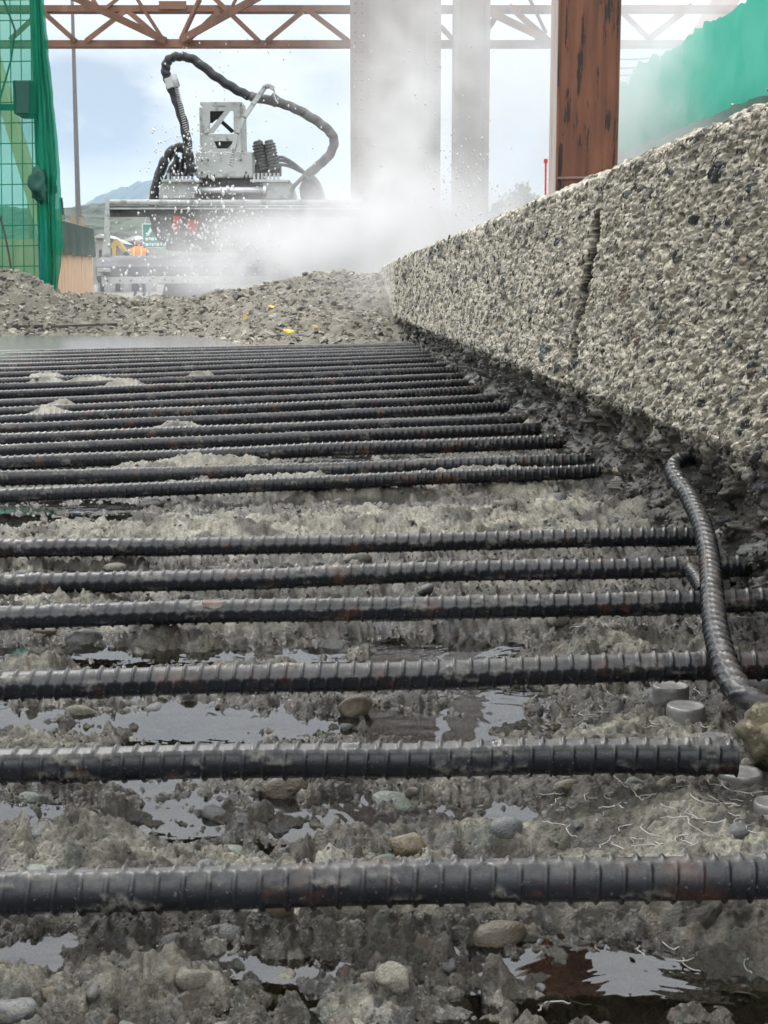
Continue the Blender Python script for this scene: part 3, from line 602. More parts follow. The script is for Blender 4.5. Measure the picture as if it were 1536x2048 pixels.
# ------------------------------------------------------------------ grit: crumbs far too many and too small to take one by one
def crumb(k):
    r_ = random.Random(900 + k); bm = bmesh.new()
    for _ in range(9): bm.verts.new(Vector((r_.gauss(0, 1), r_.gauss(0, 1), r_.gauss(0, 1))).normalized() * r_.uniform(.7, 1.1))
    bmesh.ops.convex_hull(bm, input=bm.verts)
    for v in [v for v in bm.verts if not v.link_faces]: bm.verts.remove(v)
    bmesh.ops.triangulate(bm, faces=bm.faces); bm.verts.index_update()
    o = (np.array([v.co[:] for v in bm.verts]), np.array([[v.index for v in f.verts] for f in bm.faces])); bm.free(); return o
CRUMB = [crumb(k) for k in range(12)]
def scatter(name, parent, locs, rad, axes, cols, m, damp):
    """one mesh of many crumbs: axes (n,3) stretches each along its own x, y, z before turning it; ax None = any way up"""
    n = len(locs); q = rng.normal(size=(n, 4)) if axes is None else axes[1] + rng.normal(size=(n, 4)) * axes[2]
    q /= np.linalg.norm(q, axis=1)[:, None]; w, x, y, z = q.T
    Rm = np.stack([1 - 2 * (y * y + z * z), 2 * (x * y - z * w), 2 * (x * z + y * w), 2 * (x * y + z * w), 1 - 2 * (x * x + z * z), 2 * (y * z - x * w), 2 * (x * z - y * w), 2 * (y * z + x * w), 1 - 2 * (x * x + y * y)], 1).reshape(n, 3, 3)
    st = np.array([1, .8, .65]) if axes is None else np.array(axes[0])
    which = rng.integers(0, 12, n); VV, FF, CC = [], [], []; b = 0
    for k in range(12):
        i = np.where(which == k)[0]; v0, f0 = CRUMB[k]; nv = len(v0)
        v = np.einsum('nij,vj->nvi', Rm[i], v0 * st) * rad[i][:, None, None] + locs[i][:, None]
        VV.append(v.reshape(-1, 3)); FF.append((f0[None] + (np.arange(len(i)) * nv)[:, None, None] + b).reshape(-1, 3)); CC.append(np.repeat(cols[i], nv, 0)); b += len(i) * nv
    V, Fc, Cc = np.concatenate(VV), np.concatenate(FF), np.concatenate(CC); me = bpy.data.meshes.new(name)
    me.vertices.add(len(V)); me.vertices.foreach_set('co', V.ravel().astype(np.float32)); nf_ = len(Fc)
    me.loops.add(nf_ * 3); me.loops.foreach_set('vertex_index', Fc.ravel().astype(np.int32)); me.polygons.add(nf_); me.polygons.foreach_set('loop_start', np.arange(0, nf_ * 3, 3, dtype=np.int32))
    a = me.color_attributes.new('Col', 'FLOAT_COLOR', 'POINT'); c = np.ones((len(V), 4), np.float32); c[:, :3] = Cc; a.data.foreach_set('color', c.ravel())
    a = me.attributes.new('damp', 'FLOAT', 'POINT'); a.data.foreach_set('value', np.full(len(V), damp, np.float32))
    me.update(calc_edges=True); return props(link(name, me, m, parent), kind='stuff')
def pick_cols(n, base, frac, dark):
    c = np.array(base)[None] * rng.uniform(.55, 1.25, (n, 1)); k = rng.random(n) < frac; d_ = dark[rng.integers(0, len(dark), n)] * rng.uniform(.7, 1.2, (n, 1)); return np.where(k[:, None], d_, c)
n = 54000; Yg = .45 * (3.2 / .45) ** rng.random(n); Xg = rng.uniform(-1, 1, n) * .285 * Yg; ok = Xg < wall_x(Yg) + .03; Xg, Yg = Xg[ok], Yg[ok]; n = len(Xg)
clus = fbm(Xg / .06, Yg / .06, 21.0, 3); ok = clus + rng.uniform(-.5, .5, n) > -.15; Xg, Yg = Xg[ok], Yg[ok]; n = len(Xg)
calm = ((Xg > .045) & (Yg < .92)); rg = np.where(calm, .5, 1.0) * rng.choice([1.6, 2.2, 3.2, 4.6, 7.0], n, p=[.3, .32, .22, .11, .05]) * rng.uniform(.8, 1.25, n) / F * Yg ** .75
scatter('grit', floor, np.stack([Xg, Yg, floor_at(Xg, Yg) + rg * .15], 1), rg, None, np.where((rng.random(n) < .30)[:, None], AGG[rng.integers(0, 7, n)] * .7, floor_h(Xg, Yg, True)[1] * rng.uniform(.7, 1.45, (n, 1))), M_floor, .5)
n = 17000; pxs_ = rng.uniform(790, 1580, n); Yg = WX0 / ((pxs_ - 768) / F + WS); zg = wall_lip(Yg) + .004 + rng.random(n) * (wall_top(Yg) - wall_lip(Yg) - .010)
tt = .25 + .705 * (zg - wall_lip(Yg)) / (wall_top(Yg) - wall_lip(Yg)); dg, cg, _ = wall_fields(Yg, zg); ok = cg.max(1) > .03; Yg, zg, tt, dg = Yg[ok], zg[ok], tt[ok], dg[ok]; n = len(Yg)
rg = rng.choice([1.8, 2.6, 3.8, 5.2], n, p=[.3, .38, .24, .08]) * rng.uniform(.8, 1.2, n) / F * Yg
qa = Vector((.12, -.74, .66)).to_track_quat('X', 'Z')
scatter('aggregate', wall, np.stack([wall_x(Yg) + np.interp(tt, prof_t, prof_o) + dg + rg * .25, Yg, zg], 1), rg, ((2.5, .62, .62), np.array(qa[:]), .09), pick_cols(n, (.56, .51, .40), .40, AGGD), M_wall, .15)
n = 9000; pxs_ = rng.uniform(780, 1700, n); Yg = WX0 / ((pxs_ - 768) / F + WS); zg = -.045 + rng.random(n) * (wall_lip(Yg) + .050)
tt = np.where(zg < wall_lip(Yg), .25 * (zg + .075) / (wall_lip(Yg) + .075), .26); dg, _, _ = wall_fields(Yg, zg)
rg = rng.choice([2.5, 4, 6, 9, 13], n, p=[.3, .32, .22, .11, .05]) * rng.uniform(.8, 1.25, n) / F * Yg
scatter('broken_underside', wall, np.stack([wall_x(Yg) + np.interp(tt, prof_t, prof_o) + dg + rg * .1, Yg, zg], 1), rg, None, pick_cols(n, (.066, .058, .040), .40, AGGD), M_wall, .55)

# ------------------------------------------------------------------ wavy steel fibres in the mud at the right
M_fibre = mat('fibre', (.24, .23, .215), (.40, .39, .37), 120, .4, .4)
fib_px = [(1360, 1225, 20), (1395, 1215, 40), (1290, 1255, 30), (1165, 1255, 25), (1240, 1250, 30), (1170, 1415, 40), (1205, 1420, 45), (1180, 1440, 60), (1225, 1405, 30), (1400, 1395, 50), (1415, 1410, 45), (1218, 1560, 26), (1240, 1555, 50), (1270, 1575, 50), (1300, 1585, 30), (1460, 1570, 60), (1380, 1590, 50), (1400, 1605, 60), (1420, 1600, 50), (1440, 1615, 60), (1480, 1600, 60), (1500, 1600, 50), (1340, 1640, 40), (1350, 1670, 50), (1300, 1680, 50), (1365, 1660, 45), (1380, 1690, 50), (1400, 1690, 40), (1440, 1630, 50), (1460, 1650, 45), (1335, 1690, 40), (1297, 1700, 50), (1215, 1690, 40), (1145, 1600, 40), (1140, 1625, 40), (1390, 1655, 36), (1480, 1690, 40), (1510, 1695, 40), (1430, 1680, 20), (1270, 1690, 30), (1130, 1240, 26), (1375, 1180, 20), (1060, 1260, 24)]
fib_px += [(random.uniform(1080, 1530), random.choice((random.uniform(1225, 1290), random.uniform(1385, 1470), random.uniform(1560, 1705), random.uniform(1560, 1705), random.uniform(1830, 2040))), random.uniform(20, 50)) for _ in range(62)]
for (px, py, w) in fib_px:
    p = on_floor(px, py); Lf = random.uniform(.010, .018) * (.75 + w / 160); a = random.uniform(-.6, 3.7); up = random.choice((0, 0, 0, .05, .15, .3)); dr = Vector((math.cos(a), math.sin(a), 0)); sd_ = Vector((-dr.y, dr.x, 0))
    hook = random.uniform(.0012, .0028); bow = random.uniform(-.002, .002)
    prof = [(-.5, 0), (-.41, .0), (-.34, hook), (-.1, hook + bow), (.12, hook + bow), (.34, hook), (.41, 0), (.5, random.choice((0, -.001)))]
    pts = []
    for t, s_ in prof:
        q = p + dr * t * Lf + sd_ * s_; fh = float(floor_at(np.array([q.x]), np.array([q.y]))[0]); q.z = max(p.z, .5 * (fh + p.z)) + .0012 + (t + .5) * Lf * up; pts.append(q)
    MB().tube(pts, .00031, 5).build('steel_fibre', M_fibre, floor, smooth=True)

# ------------------------------------------------------------------ stud heads
M_stud = mat('galvanised_stud', (.17, .165, .16), (.26, .255, .25), 90, .42, .45, bump=.0004, bscale=400, c3=(.20, .195, .175), s3=70, t3=(.5, .68), r2=.8)
STUDS = [(1341, 1399, 38, .0, 'clean round steel stud head behind the others, left of the bent bar foot'), (1371, 1440, 40, 0, 'round steel stud head in front of its twin, left of the bent bar foot'), (1432, 1490, 38, -.005, 'stud head sunk in mud just behind the second bar'),
         (1482, 1577, 46, .0, 'round steel stud head under the brown rock, crossed by loose fibres'), (1546, 1640, 42, 0, 'stud head cut off by the right edge of the view'), (1525, 1360, 40, -.006, 'half hidden stud head behind the foot of the bent bar')]
for (px, py, w, dz, lab) in STUDS:
    c = G(px, py, -.022, 0); r = w / F * c.y; zt = c.z + .0105 + dz; zb = c.z - .02
    prof = [(r * .98, zb), (r, zt - .0035), (r * .985, zt - .0015), (r * .95, zt - .0004), (r * .90, zt), (r * .80, zt - .0006), (r * .45, zt - .0011), (r * .12, zt - .0009)]
    n = 40; vs, fs = [], []
    for j, (rr, z) in enumerate(prof):
        for k in range(n): a = 2 * math.pi * k / n; vs.append((c.x + rr * math.cos(a), c.y + rr * math.sin(a), z + .0003 * mnoise.noise(Vector((k * .5, j, px)))))
    for j in range(len(prof) - 1):
        for k in range(n): fs.append((j * n + k, j * n + (k + 1) % n, (j + 1) * n + (k + 1) % n, (j + 1) * n + k))
    fs.append([(len(prof) - 1) * n + k for k in range(n)])
    o = MB().add(vs, fs).build('stud_head', M_stud, smooth=True); props(o, lab, 'steel stud', 'steel stud heads in the mud'); centre_origin(o)
# brown rock over the end of the second bar
M_rock = mat('brown_rock', (.045, .038, .020), (.115, .10, .058), 70, .75, bump=.003, bscale=220, c3=(.33, .28, .19), s3=60, t3=(.6, .7))
rk = empty('brown_rock', G(1530, 1515, -.03, 0), 'rough mossy brown concrete lump at the right edge covering the end of a bar', 'rock')
c = P(1552, 1478, .832)
mb = MB(); mb.ball(c, .0185, 4, (1.05, .9, 1.05), .5); o = mb.build('lump', M_rock, rk, smooth=True)
dm = o.modifiers.new('rough', 'DISPLACE'); tx = bpy.data.textures.new('rough', 'CLOUDS'); tx.noise_scale = .005; tx.noise_depth = 4; dm.texture = tx; dm.strength = .011; dm.texture_coords = 'LOCAL'
stone(rk, Vector(c) - ORG[rk.name] + Vector((-.002, -.019, .005)), .0045, 5, False, name='pebble')

# ------------------------------------------------------------------ heap of broken concrete at the end of the pit
CREST = np.array([(-400, 520), (-60, 528), (0, 534), (50, 548), (130, 584), (200, 590), (260, 598), (340, 592), (400, 596), (450, 586), (520, 574), (580, 562), (640, 549), (680, 549), (720, 556), (770, 552), (840, 560), (1000, 570)], float)
HY = 9.0
cx = (CREST[:, 0] - 768) / F * HY; cz = H + (HOR - CREST[:, 1]) / F * HY
def heap_h(x, y):
    c = np.interp(x, cx, cz)
    y0 = 6.75 + 1.25 * np.clip((-x - .62) / .40, -.1, 1.0) + .12 * perlin(x / .5, 3.0, 2.0)
    t = (y - y0) / (HY - y0)
    prof = np.where(t < 1, sstep(0, 1, np.clip(t, 0, 1)) * .55 + .45 * np.clip(t, 0, 1), 1 - .55 * np.clip((t - 1) * 1.2, 0, 2))
    h = -.055 + (c + .055) * prof
    return h + (fbm(x / .22, y / .22, 3.0, 3) * .03 + perlin(x / .05, y / .05, 6.0) * .012) * np.clip(t * 2, 0, 1)
xs = np.linspace(-3.0, .60, 260); ysv = np.linspace(6.9, 10.3, 190); XX, YV = np.meshgrid(xs, ysv)
hh = heap_h(XX, YV) + perlin(XX / .018, YV / .018, 1.0) * .006 + facets(XX, YV, .05, 51, .02, 1.0)
mot = np.clip(.5 + .5 * fbm(XX / .06, YV / .06, 2.0, 3), 0, 1)[..., None]
hcol = np.array([.20, .18, .14]) * (.5 + .8 * mot)
heap = props(link('rubble_heap', grid_mesh('rubble_heap', np.stack([XX, YV, hh], -1), 190, 260, hcol, {'damp': np.full(XX.shape, .2)}), M_floor), 'bank of grey broken concrete across the far end of the steel bars', 'rubble heap')
M_ch = [mat('pale_chunk', (.22, .20, .16), (.33, .305, .245), 4, .85, vary=.25), mat('grey_chunk', (.10, .095, .08), (.18, .17, .145), 4, .75, vary=.3), mat('dark_chunk', (.05, .05, .05), (.09, .09, .085), 4, .6, vary=.3)]
def chunk_mesh(k, m):
    r_ = random.Random(500 + k); bm = bmesh.new()
    for _ in range(11): bm.verts.new(Vector((r_.gauss(0, 1), r_.gauss(0, 1), r_.gauss(0, 1))).normalized() * r_.uniform(.75, 1.1))
    bmesh.ops.convex_hull(bm, input=bm.verts)
    for v in [v for v in bm.verts if not v.link_faces]: bm.verts.remove(v)
    for v in bm.verts: v.co = Vector((v.co.x, v.co.y * .8, v.co.z * .55))
    me = bpy.data.meshes.new('concrete_chunk'); bm.to_mesh(me); bm.free(); me.materials.append(m); return me
CH = [[chunk_mesh(k + 10 * j, M_ch[j]) for k in range(6)] for j in range(3)]
spots = []
while len(spots) < 9500:
    x = random.uniform(-2.6, .42); y = random.uniform(7.0, 9.25)
    if x > wall_x(min(y, 8.5)) - .02: continue
    h = float(0)
    spots.append((x, y))
sa = np.array(spots); shh = heap_h(sa[:, 0], sa[:, 1])
pick = [random.choices((.007, .011, .016, .025), (4, 5, 3, .6))[0] * random.uniform(.8, 1.25) for _ in spots]
order = sorted(range(len(spots)), key=lambda i: -pick[i]); bigs = [i for i in order if shh[i] > -.03 and sa[i, 1] < 9.05][:290]; bigset = set(bigs)
stuff = [MB(), MB(), MB()]
for i in range(len(spots)):
    if shh[i] < -.045: continue
    loc = Vector((sa[i, 0], sa[i, 1], shh[i] + pick[i] * .25)); e = (random.uniform(-.7, .7), random.uniform(-.7, .7), random.uniform(0, 6.3)); j = random.choices((0, 1, 2), (6, 4, 1.2))[0]; k = random.randrange(6)
    if i in bigset:
        o = bpy.data.objects.new('concrete_chunk', CH[j][k]); COL.objects.link(o); o.parent = heap; o.location = loc; o.rotation_euler = e; o.scale = [pick[i]] * 3
    else:
        from mathutils import Euler
        M3 = Euler(e).to_matrix() * pick[i]; stuff[j].add([M3 @ v.co + loc for v in CH[j][k].vertices], [list(p.vertices) for p in CH[j][k].polygons])
for j, s in enumerate(stuff): props(s.build('loose_rubble', M_ch[j], heap), kind='stuff')
# dark flat bars lying at the foot of the heap
M_dark = mat('dark_scrap', (.03, .03, .03), (.06, .055, .05), 30, .6)
def foot(px, py):
    d = ray(px, py)
    for k in range(560):
        Y = 6.2 + k * .006; t = Y / d[1]; p = Vector((d[0] * t, Y, H + d[2] * t))
        if p.z <= float(heap_h(np.array([p.x]), np.array([p.y]))[0]): return p
    return p
for (x0, y0, x1, y1, lab) in [(104, 656, 236, 651, 'long dark flat strip lying at the left foot of the rubble'), (28, 656, 88, 654, 'short dark strip at the far left foot of the rubble'), (255, 669, 328, 665, 'thin dark rod at the edge of the pool below the rubble')]:
    a, b = foot(x0, y0), foot(x1, y1); a.z += .008; b.z += .008
    o = MB().bar(a - Vector((0, .02, 0)), b - Vector((0, .02, 0)), .012, .02).build('steel_strip', M_dark); props(o, lab, 'steel strip'); centre_origin(o)
def leaf(px, py, w, m, lab, at=None, tilt=(.6, .1, .2)):
    p = at or foot(px, py) + Vector((0, -.02, .012)); r = w / F * p.y; bm = bmesh.new()
    pts = [(-1, 0), (-.6, .45), (0, .62), (.55, .42), (1.05, .02), (.5, -.4), (-.1, -.5), (-.65, -.35)]
    top = [bm.verts.new((x * r, y * r, .22 * r * x * x - .1 * r * abs(y))) for x, y in pts]; c0 = bm.verts.new((0, 0, .12 * r)); 
    for k in range(8): bm.faces.new((top[k], top[(k + 1) % 8], c0))
    me = bpy.data.meshes.new('leaf'); bm.to_mesh(me); bm.free(); o = link('leaf', me, m); o.location = p; o.rotation_euler = tilt
    so = o.modifiers.new('thick', 'SOLIDIFY'); so.thickness = r * .06; return props(o, lab, 'leaf', 'fallen leaves')
M_leaf = mat('yellow_leaf', (.72, .42, .015), (.80, .52, .03), 60, .5); M_leafp = mat('straw_leaf', (.55, .42, .15), (.62, .48, .2), 60, .6); M_leafb = mat('brown_leaf', (.10, .07, .055), (.19, .14, .115), 120, .6, c3=(.06, .04, .03), s3=200)
leaf(577, 668, 12, M_leaf, 'bright yellow fallen leaf at the foot of the rubble'); leaf(545, 618, 8, M_leaf, 'small yellow leaf higher up on the rubble', tilt=(.5, .1, -.2))
leaf(491, 640, 9, M_leafp, 'straw coloured leaf standing upright on the rubble', tilt=(1.3, 1.2, .2)); leaf(630, 658, 6, M_leafp, 'tiny straw coloured leaf right of the bright yellow one', tilt=(1.2, .3, .2))
a, b, d, _ = BAR_SEG[3]; q = G(428, 1212, .0135); leaf(0, 0, 25, M_leafb, 'dead brown leaf stuck on top of the fourth bar', at=q + Vector((0, -.004, .002)), tilt=(.55, .05, .4))


# ------------------------------------------------------------------ ground beyond, hills
M_ground = mat('site_ground', (.13, .125, .11), (.20, .19, .17), 1.5, .8, bump=.01, bscale=8)
mb = MB(); mb.add([(-900, 9.9, -.22), (900, 9.9, -.22), (900, 2500, -.22), (-900, 2500, -.22)], [(0, 1, 2, 3)])
props(mb.build('ground', M_ground), kind='structure')
mb = MB(); mb.add([(-30, -20, -.30), (30, -20, -.30), (30, 10.4, -.30), (-30, 10.4, -.30)], [(0, 1, 2, 3)])
props(mb.build('bridge_deck', M_ground), kind='structure')
M_forest = mat('forest', (.03, .042, .027), (.07, .086, .056), .12, .95, c3=(.11, .12, .07), s3=.05, t3=(.5, .75), stretch=(1, 1, 1))
M_mount = mat('far_forest', (.03, .05, .035), (.05, .075, .05), .01, .95)
def ridge(name, pts, Y, depth, m, nseg, rough, nrow=14):
    """a hill whose skyline runs through the given pixels at distance Y"""
    px = np.linspace(pts[0][0], pts[-1][0], nseg); ysk = np.interp(px, [p[0] for p in pts], [p[1] for p in pts])
    X = (px - 768) / F * Y; Z = H + (HOR - ysk) / F * Y
    rows = []
    for r in range(nrow):
        t = r / (nrow - 2); yy = Y - depth * (1 - t); zz = -1 + (Z + 1) * min(t, 1) ** .8 if r < nrow - 1 else Z * .6; yy = yy if r < nrow - 1 else Y + depth * .5
        n = rough * (.0 + np.abs(perlin(X / (rough * 1.6), yy / (rough * 1.6), 1.0)) + .6 * perlin(X / (rough * .6), yy / (rough * .6), 5.0)) * min(1, t * 3)
        rows.append(np.stack([X, np.full_like(X, yy) + n, zz + n * (.9 if t > .2 else .2)], -1))
    return props(link(name, grid_mesh(name, np.array(rows), nrow, nseg, smooth=False), m), kind='structure')
ridge('wooded_hill', [(-900, 380), (-200, 400), (60, 424), (150, 436), (185, 428), (225, 416), (270, 412), (330, 416), (430, 424), (600, 425), (800, 430), (1000, 428), (1300, 415), (2300, 400)], 420, 260, M_forest, 560, 1.6, 26)
ridge('mountain', [(-300, 520), (100, 460), (160, 432), (200, 408), (222, 396), (245, 386), (268, 380), (290, 373), (330, 366), (380, 372), (450, 395), (560, 430), (800, 470)], 2300, 700, M_mount, 260, 9.0, 16)

# ------------------------------------------------------------------ trees
def leaf_tri(rs, c, s):
    d1 = Vector((rs.gauss(0, 1), rs.gauss(0, 1), rs.gauss(0, 1))).normalized() * s; d2 = d1.cross(Vector((rs.gauss(0, 1), rs.gauss(0, 1), rs.gauss(0, 1)))).normalized() * s * .8
    return [c + d1, c - d1 * .6 + d2, c - d1 * .5 - d2, c + d1 * .2 + d2 * .5]
M_bark = mat('bark', (.05, .04, .03), (.09, .07, .05), 12, .9); M_con = mat('conifer_needles', (.015, .03, .018), (.04, .06, .03), 2, .9); M_lf = mat('tree_leaves', (.03, .05, .02), (.08, .10, .045), 2, .9)
def tree(px, ytop, Y, w, conifer, lab, group):
    base = Vector(((px - 768) / F * Y, Y, -.22)); top = P(px, ytop, Y).z; hgt = top - base.z; rs = random.Random(int(px * 7))
    t = empty('conifer_tree' if conifer else 'leafy_tree', base, lab, 'tree', group)
    n = 8; MB().tube([base + Vector((.1 * math.sin(k), .05 * k, hgt * .97 * k / (n - 1))) for k in range(n)], [max(.02, .03 * hgt * (1 - k / (n - .6))) for k in range(n)], 8).build('trunk', M_bark, t)
    mb = MB(); W = w / F * Y / 2
    if conifer:
        for k in range(1500):
            u = rs.random() ** .8; a = rs.random() * 6.28; tier = .65 + .35 * abs(math.sin(u * 34)); rr = W * (1 - u) * tier * rs.random() ** .4 + .03
            c = base + Vector((math.cos(a) * rr, math.sin(a) * rr, hgt * (.12 + .9 * u) - rr * .3)); mb.add(leaf_tri(rs, c, .05 + .05 * hgt * .3), [(0, 1, 2, 3)])
    else:
        clumps = [(Vector((rs.gauss(0, .45) * W, rs.gauss(0, .45) * W, hgt * rs.uniform(.3, .9))), rs.uniform(.25, .5) * W) for _ in range(26)]
        for c0, r0 in clumps:
            mb.tube([base + Vector((0, 0, hgt * .35)), base + c0], [.012 * hgt, .004 * hgt], 5)
            for k in range(90):
                d = Vector((rs.gauss(0, 1), rs.gauss(0, 1), rs.gauss(0, .8))).normalized() * r0 * rs.random() ** .35; mb.add(leaf_tri(rs, base + c0 + d, .025 * hgt), [(0, 1, 2, 3)])
    mb.build('crown', M_con if conifer else M_lf, t)
tree(135, 400, 120, 26, True, 'dark pointed conifer above the hoarding, left of the lamp post', 'conifers above the hoarding'); tree(170, 412, 130, 20, True, 'smaller dark conifer just right of the lamp post', 'conifers above the hoarding')
tree(118, 418, 125, 20, True, 'dark conifer half hidden by the green net edge', 'conifers above the hoarding')
tree(1050, 352, 80, 110, False, 'leafy tree lost in the spray just left of the rusty column', 'trees behind the spray'); tree(1000, 385, 85, 70, False, 'lower leafy tree in the spray right of the grey column', 'trees behind the spray'); tree(660, 395, 110, 90, False, 'leafy tree showing faintly behind the right end of the machine', 'trees behind the spray')

# ------------------------------------------------------------------ lamp post, hoarding, sheds, sign, excavator, worker
M_pole = mat('grey_pole', (.16, .15, .15), (.22, .21, .21), 20, .5, .3)
lp = empty('lamp_post', P(158, 480, 40), 'thin tall grey lamp post rising past the rusty truss at left', 'lamp post')
pts = [P(142 + 16 * t, -80 + 560 * t, 40) for t in (0, .2, .4, .6, .8, 1)]; pts.append(Vector((pts[-1].x, 40, -.22))); pts = pts[::-1]
ORG[lp.name] = Vector((pts[0].x, 40, -.22)); lp.location = ORG[lp.name]
MB().tube(pts, [.075, .072, .066, .059, .051, .043, .036], 12).build('post', M_pole, lp, smooth=True)
MB().tube([pts[0], pts[0] + Vector((0, 0, .5))], .22, 12).build('base_sleeve', M_pole, lp); MB().bar(pts[-1], pts[-1] + Vector((-1.4, 0, .25)), .07, .07).build('arm', M_pole, lp); MB().pxbox(115, -100, 128, -92, 40, .2).build('lamp_head', M_pole, lp)
M_ply = mat('plywood', (.50, .31, .17), (.66, .44, .27), 3, .7, stretch=(6, 6, 1), c3=(.40, .24, .13), s3=5, t3=(.6, .8)); M_timber = mat('timber', (.26, .20, .13), (.40, .31, .21), 6, .8, stretch=(4, 4, .6)); M_cloth = mat('dark_green_cloth', (.025, .05, .038), (.05, .085, .065), 3, .85, bump=.01, bscale=6)
hb = empty('hoarding', (-4.6, 21, -.22), 'plywood hoarding with dark green cloth along its top and timber stubs above', 'hoarding')
def hp(t, z): t = -.55 + 1.55 * t; return Vector((-4.20 - .04 * t, 19.6 + 2.4 * t, z))
for k in range(4):
    a, b = hp(k / 4 + .004, -.22), hp((k + 1) / 4 - .004, -.22); v = [a, b, Vector((b.x, b.y, .60)), Vector((a.x, a.y, .62))]; o_ = Vector((.02, .05, 0)); off = Vector((0, .008 * (k % 2), 0))
    MB().add([q + off for q in v] + [q + o_ + off for q in v], [(0, 1, 2, 3), (7, 6, 5, 4), (0, 4, 5, 1), (1, 5, 6, 2), (2, 6, 7, 3), (3, 7, 4, 0)]).build('panel', M_ply, hb)
nn = 30; vs = []
for k in range(nn):
    for z, r in ((1.04, 0), (.80, .6), (.60, 1)):
        q = hp(k / (nn - 1), z - .05 * (k / nn) * (z > 1) + (.02 * math.sin(k * 1.3) if z < .7 else 0)); vs.append(q + Vector((.06 + .02 * r * abs(math.sin(k * .7)), -.03, 0)))
fs = [(k * 3 + j, k * 3 + j + 1, k * 3 + j + 4, k * 3 + j + 3) for k in range(nn - 1) for j in range(2)]
MB().add(vs, fs).build('cloth', M_cloth, hb); MB().bar(hp(0, 1.045), hp(1, .995), .05, .05).build('rail', M_timber, hb)
for t in (.05, .2, .38, .56, .78, .95):
    a = hp(t, -.2) + Vector((-.09, .0, 0)); MB().bar(a, Vector((a.x, a.y, 1.22 - .08 * t + .05 * math.sin(t * 20))), .055, .055).build('post', M_timber, hb)
M_shed = mat('shed_wall', (.30, .30, .28), (.38, .37, .35), 3, .7); M_roof = mat('pale_roof', (.42, .42, .40), (.52, .52, .50), 2, .6); M_black = mat('dark_opening', (.02, .02, .022), (.04, .04, .04), 3, .5)
def shed(x0, x1, yw, yr, Y, lab):
    a, b = P(x0, yw, Y), P(x1, yw, Y); t = empty('site_shed', ((a.x + b.x) / 2, Y, -.22), lab, 'shed', 'sheds beyond the machine'); zr = P(0, yr, Y).z
    MB().box((a.x, Y, -.22), (b.x, Y + 3, a.z)).build('wall', M_shed, t); MB().box(((a.x * .7 + b.x * .3), Y - .03, -.22), ((a.x * .3 + b.x * .7), Y + .02, a.z - .5)).build('door', M_black, t)
    m = (a.x + b.x) / 2; MB().add([(a.x - .15, Y - .2, a.z - .02), (b.x + .15, Y - .2, a.z - .02), (m, Y - .2, zr), (a.x - .15, Y + 3.2, a.z - .02), (b.x + .15, Y + 3.2, a.z - .02), (m, Y + 3.2, zr)], [(0, 1, 2), (5, 4, 3), (0, 2, 5, 3), (2, 1, 4, 5), (1, 0, 3, 4)]).build('roof', M_roof, t)
shed(192, 211, 475, 468, 62, 'narrow pale shed between the hoarding and the machine frame'); shed(222, 246, 487, 478, 64, 'small pale shed behind the yellow excavator'); shed(246, 290, 482, 472, 66, 'grey shed with pale pitched roof beside the green road sign')
M_sign = mat('sign_green', (.0, .21, .155), (.005, .25, .18), 3, .4); M_white = mat('sign_white', (.72, .74, .72), (.78, .8, .78), 3, .5); M_galv = mat('galvanised_post', (.35, .36, .36), (.45, .46, .46), 6, .4, .5)
sg = empty('road_sign', P(314, 560, 50), 'green road sign with white border and worn white lettering behind the machine', 'road sign')
MB().pxbox(285, 447, 346, 496, 50, .04).build('border', M_white, sg); MB().pxbox(287, 449, 344, 494, 49.98, .03).build('face', M_sign, sg)
mb = MB(); mb.pxprism([(292, 472), (302, 452), (312, 452), (318, 470), (311, 470), (305, 459), (297, 472)], 49.95, .02)
for x, y, w in [(291, 475, 5), (298, 474, 3), (302, 475, 6), (310, 474, 4), (316, 475, 5), (323, 474, 4), (329, 475, 7), (291, 486, 6), (299, 485, 2), (303, 486, 4), (309, 485, 2), (313, 486, 5), (321, 485, 3), (326, 486, 5), (333, 485, 4)]: mb.pxbox(x, y, x + w, y + 6, 49.95, .02)
mb.build('lettering', M_white, sg)
for x in (296, 336): MB().pxbox(x, 496, x + 2.2, 592, 50.05, .06).build('post', M_galv, sg)
M_yel = mat('excavator_yellow', (.46, .31, .09), (.54, .38, .13), 4, .5, c3=(.3, .2, .06), s3=3)
ex = empty('excavator', P(215, 570, 58), 'small yellow excavator arm showing behind the frame of the machine', 'excavator'); EY = 58
MB().pxprism([(200, 545), (232, 545), (235, 520), (228, 512), (200, 514)], EY, 1.6).build('body', M_yel, ex, .03); MB().pxprism([(203, 514), (218, 514), (217, 495), (206, 495)], EY + .2, 1.1).build('cab', M_black, ex)
MB().pxprism([(226, 516), (222, 488), (228, 480), (233, 488), (231, 516)], EY + .3, .35).build('boom', M_yel, ex); MB().pxprism([(222, 489), (228, 480), (240, 482), (253, 504), (248, 508), (236, 492)], EY + .32, .3).build('stick', M_yel, ex); MB().pxprism([(246, 506), (254, 503), (258, 512), (250, 516)], EY + .2, .6).build('bucket', M_black, ex)
MB().pxprism([(196, 566), (238, 566), (241, 556), (236, 546), (198, 546), (193, 556)], EY, .5).build('track', M_black, ex); MB().pxprism([(196, 566), (238, 566), (241, 556), (236, 546), (198, 546), (193, 556)], EY + 1.2, .5).build('track', M_black, ex)
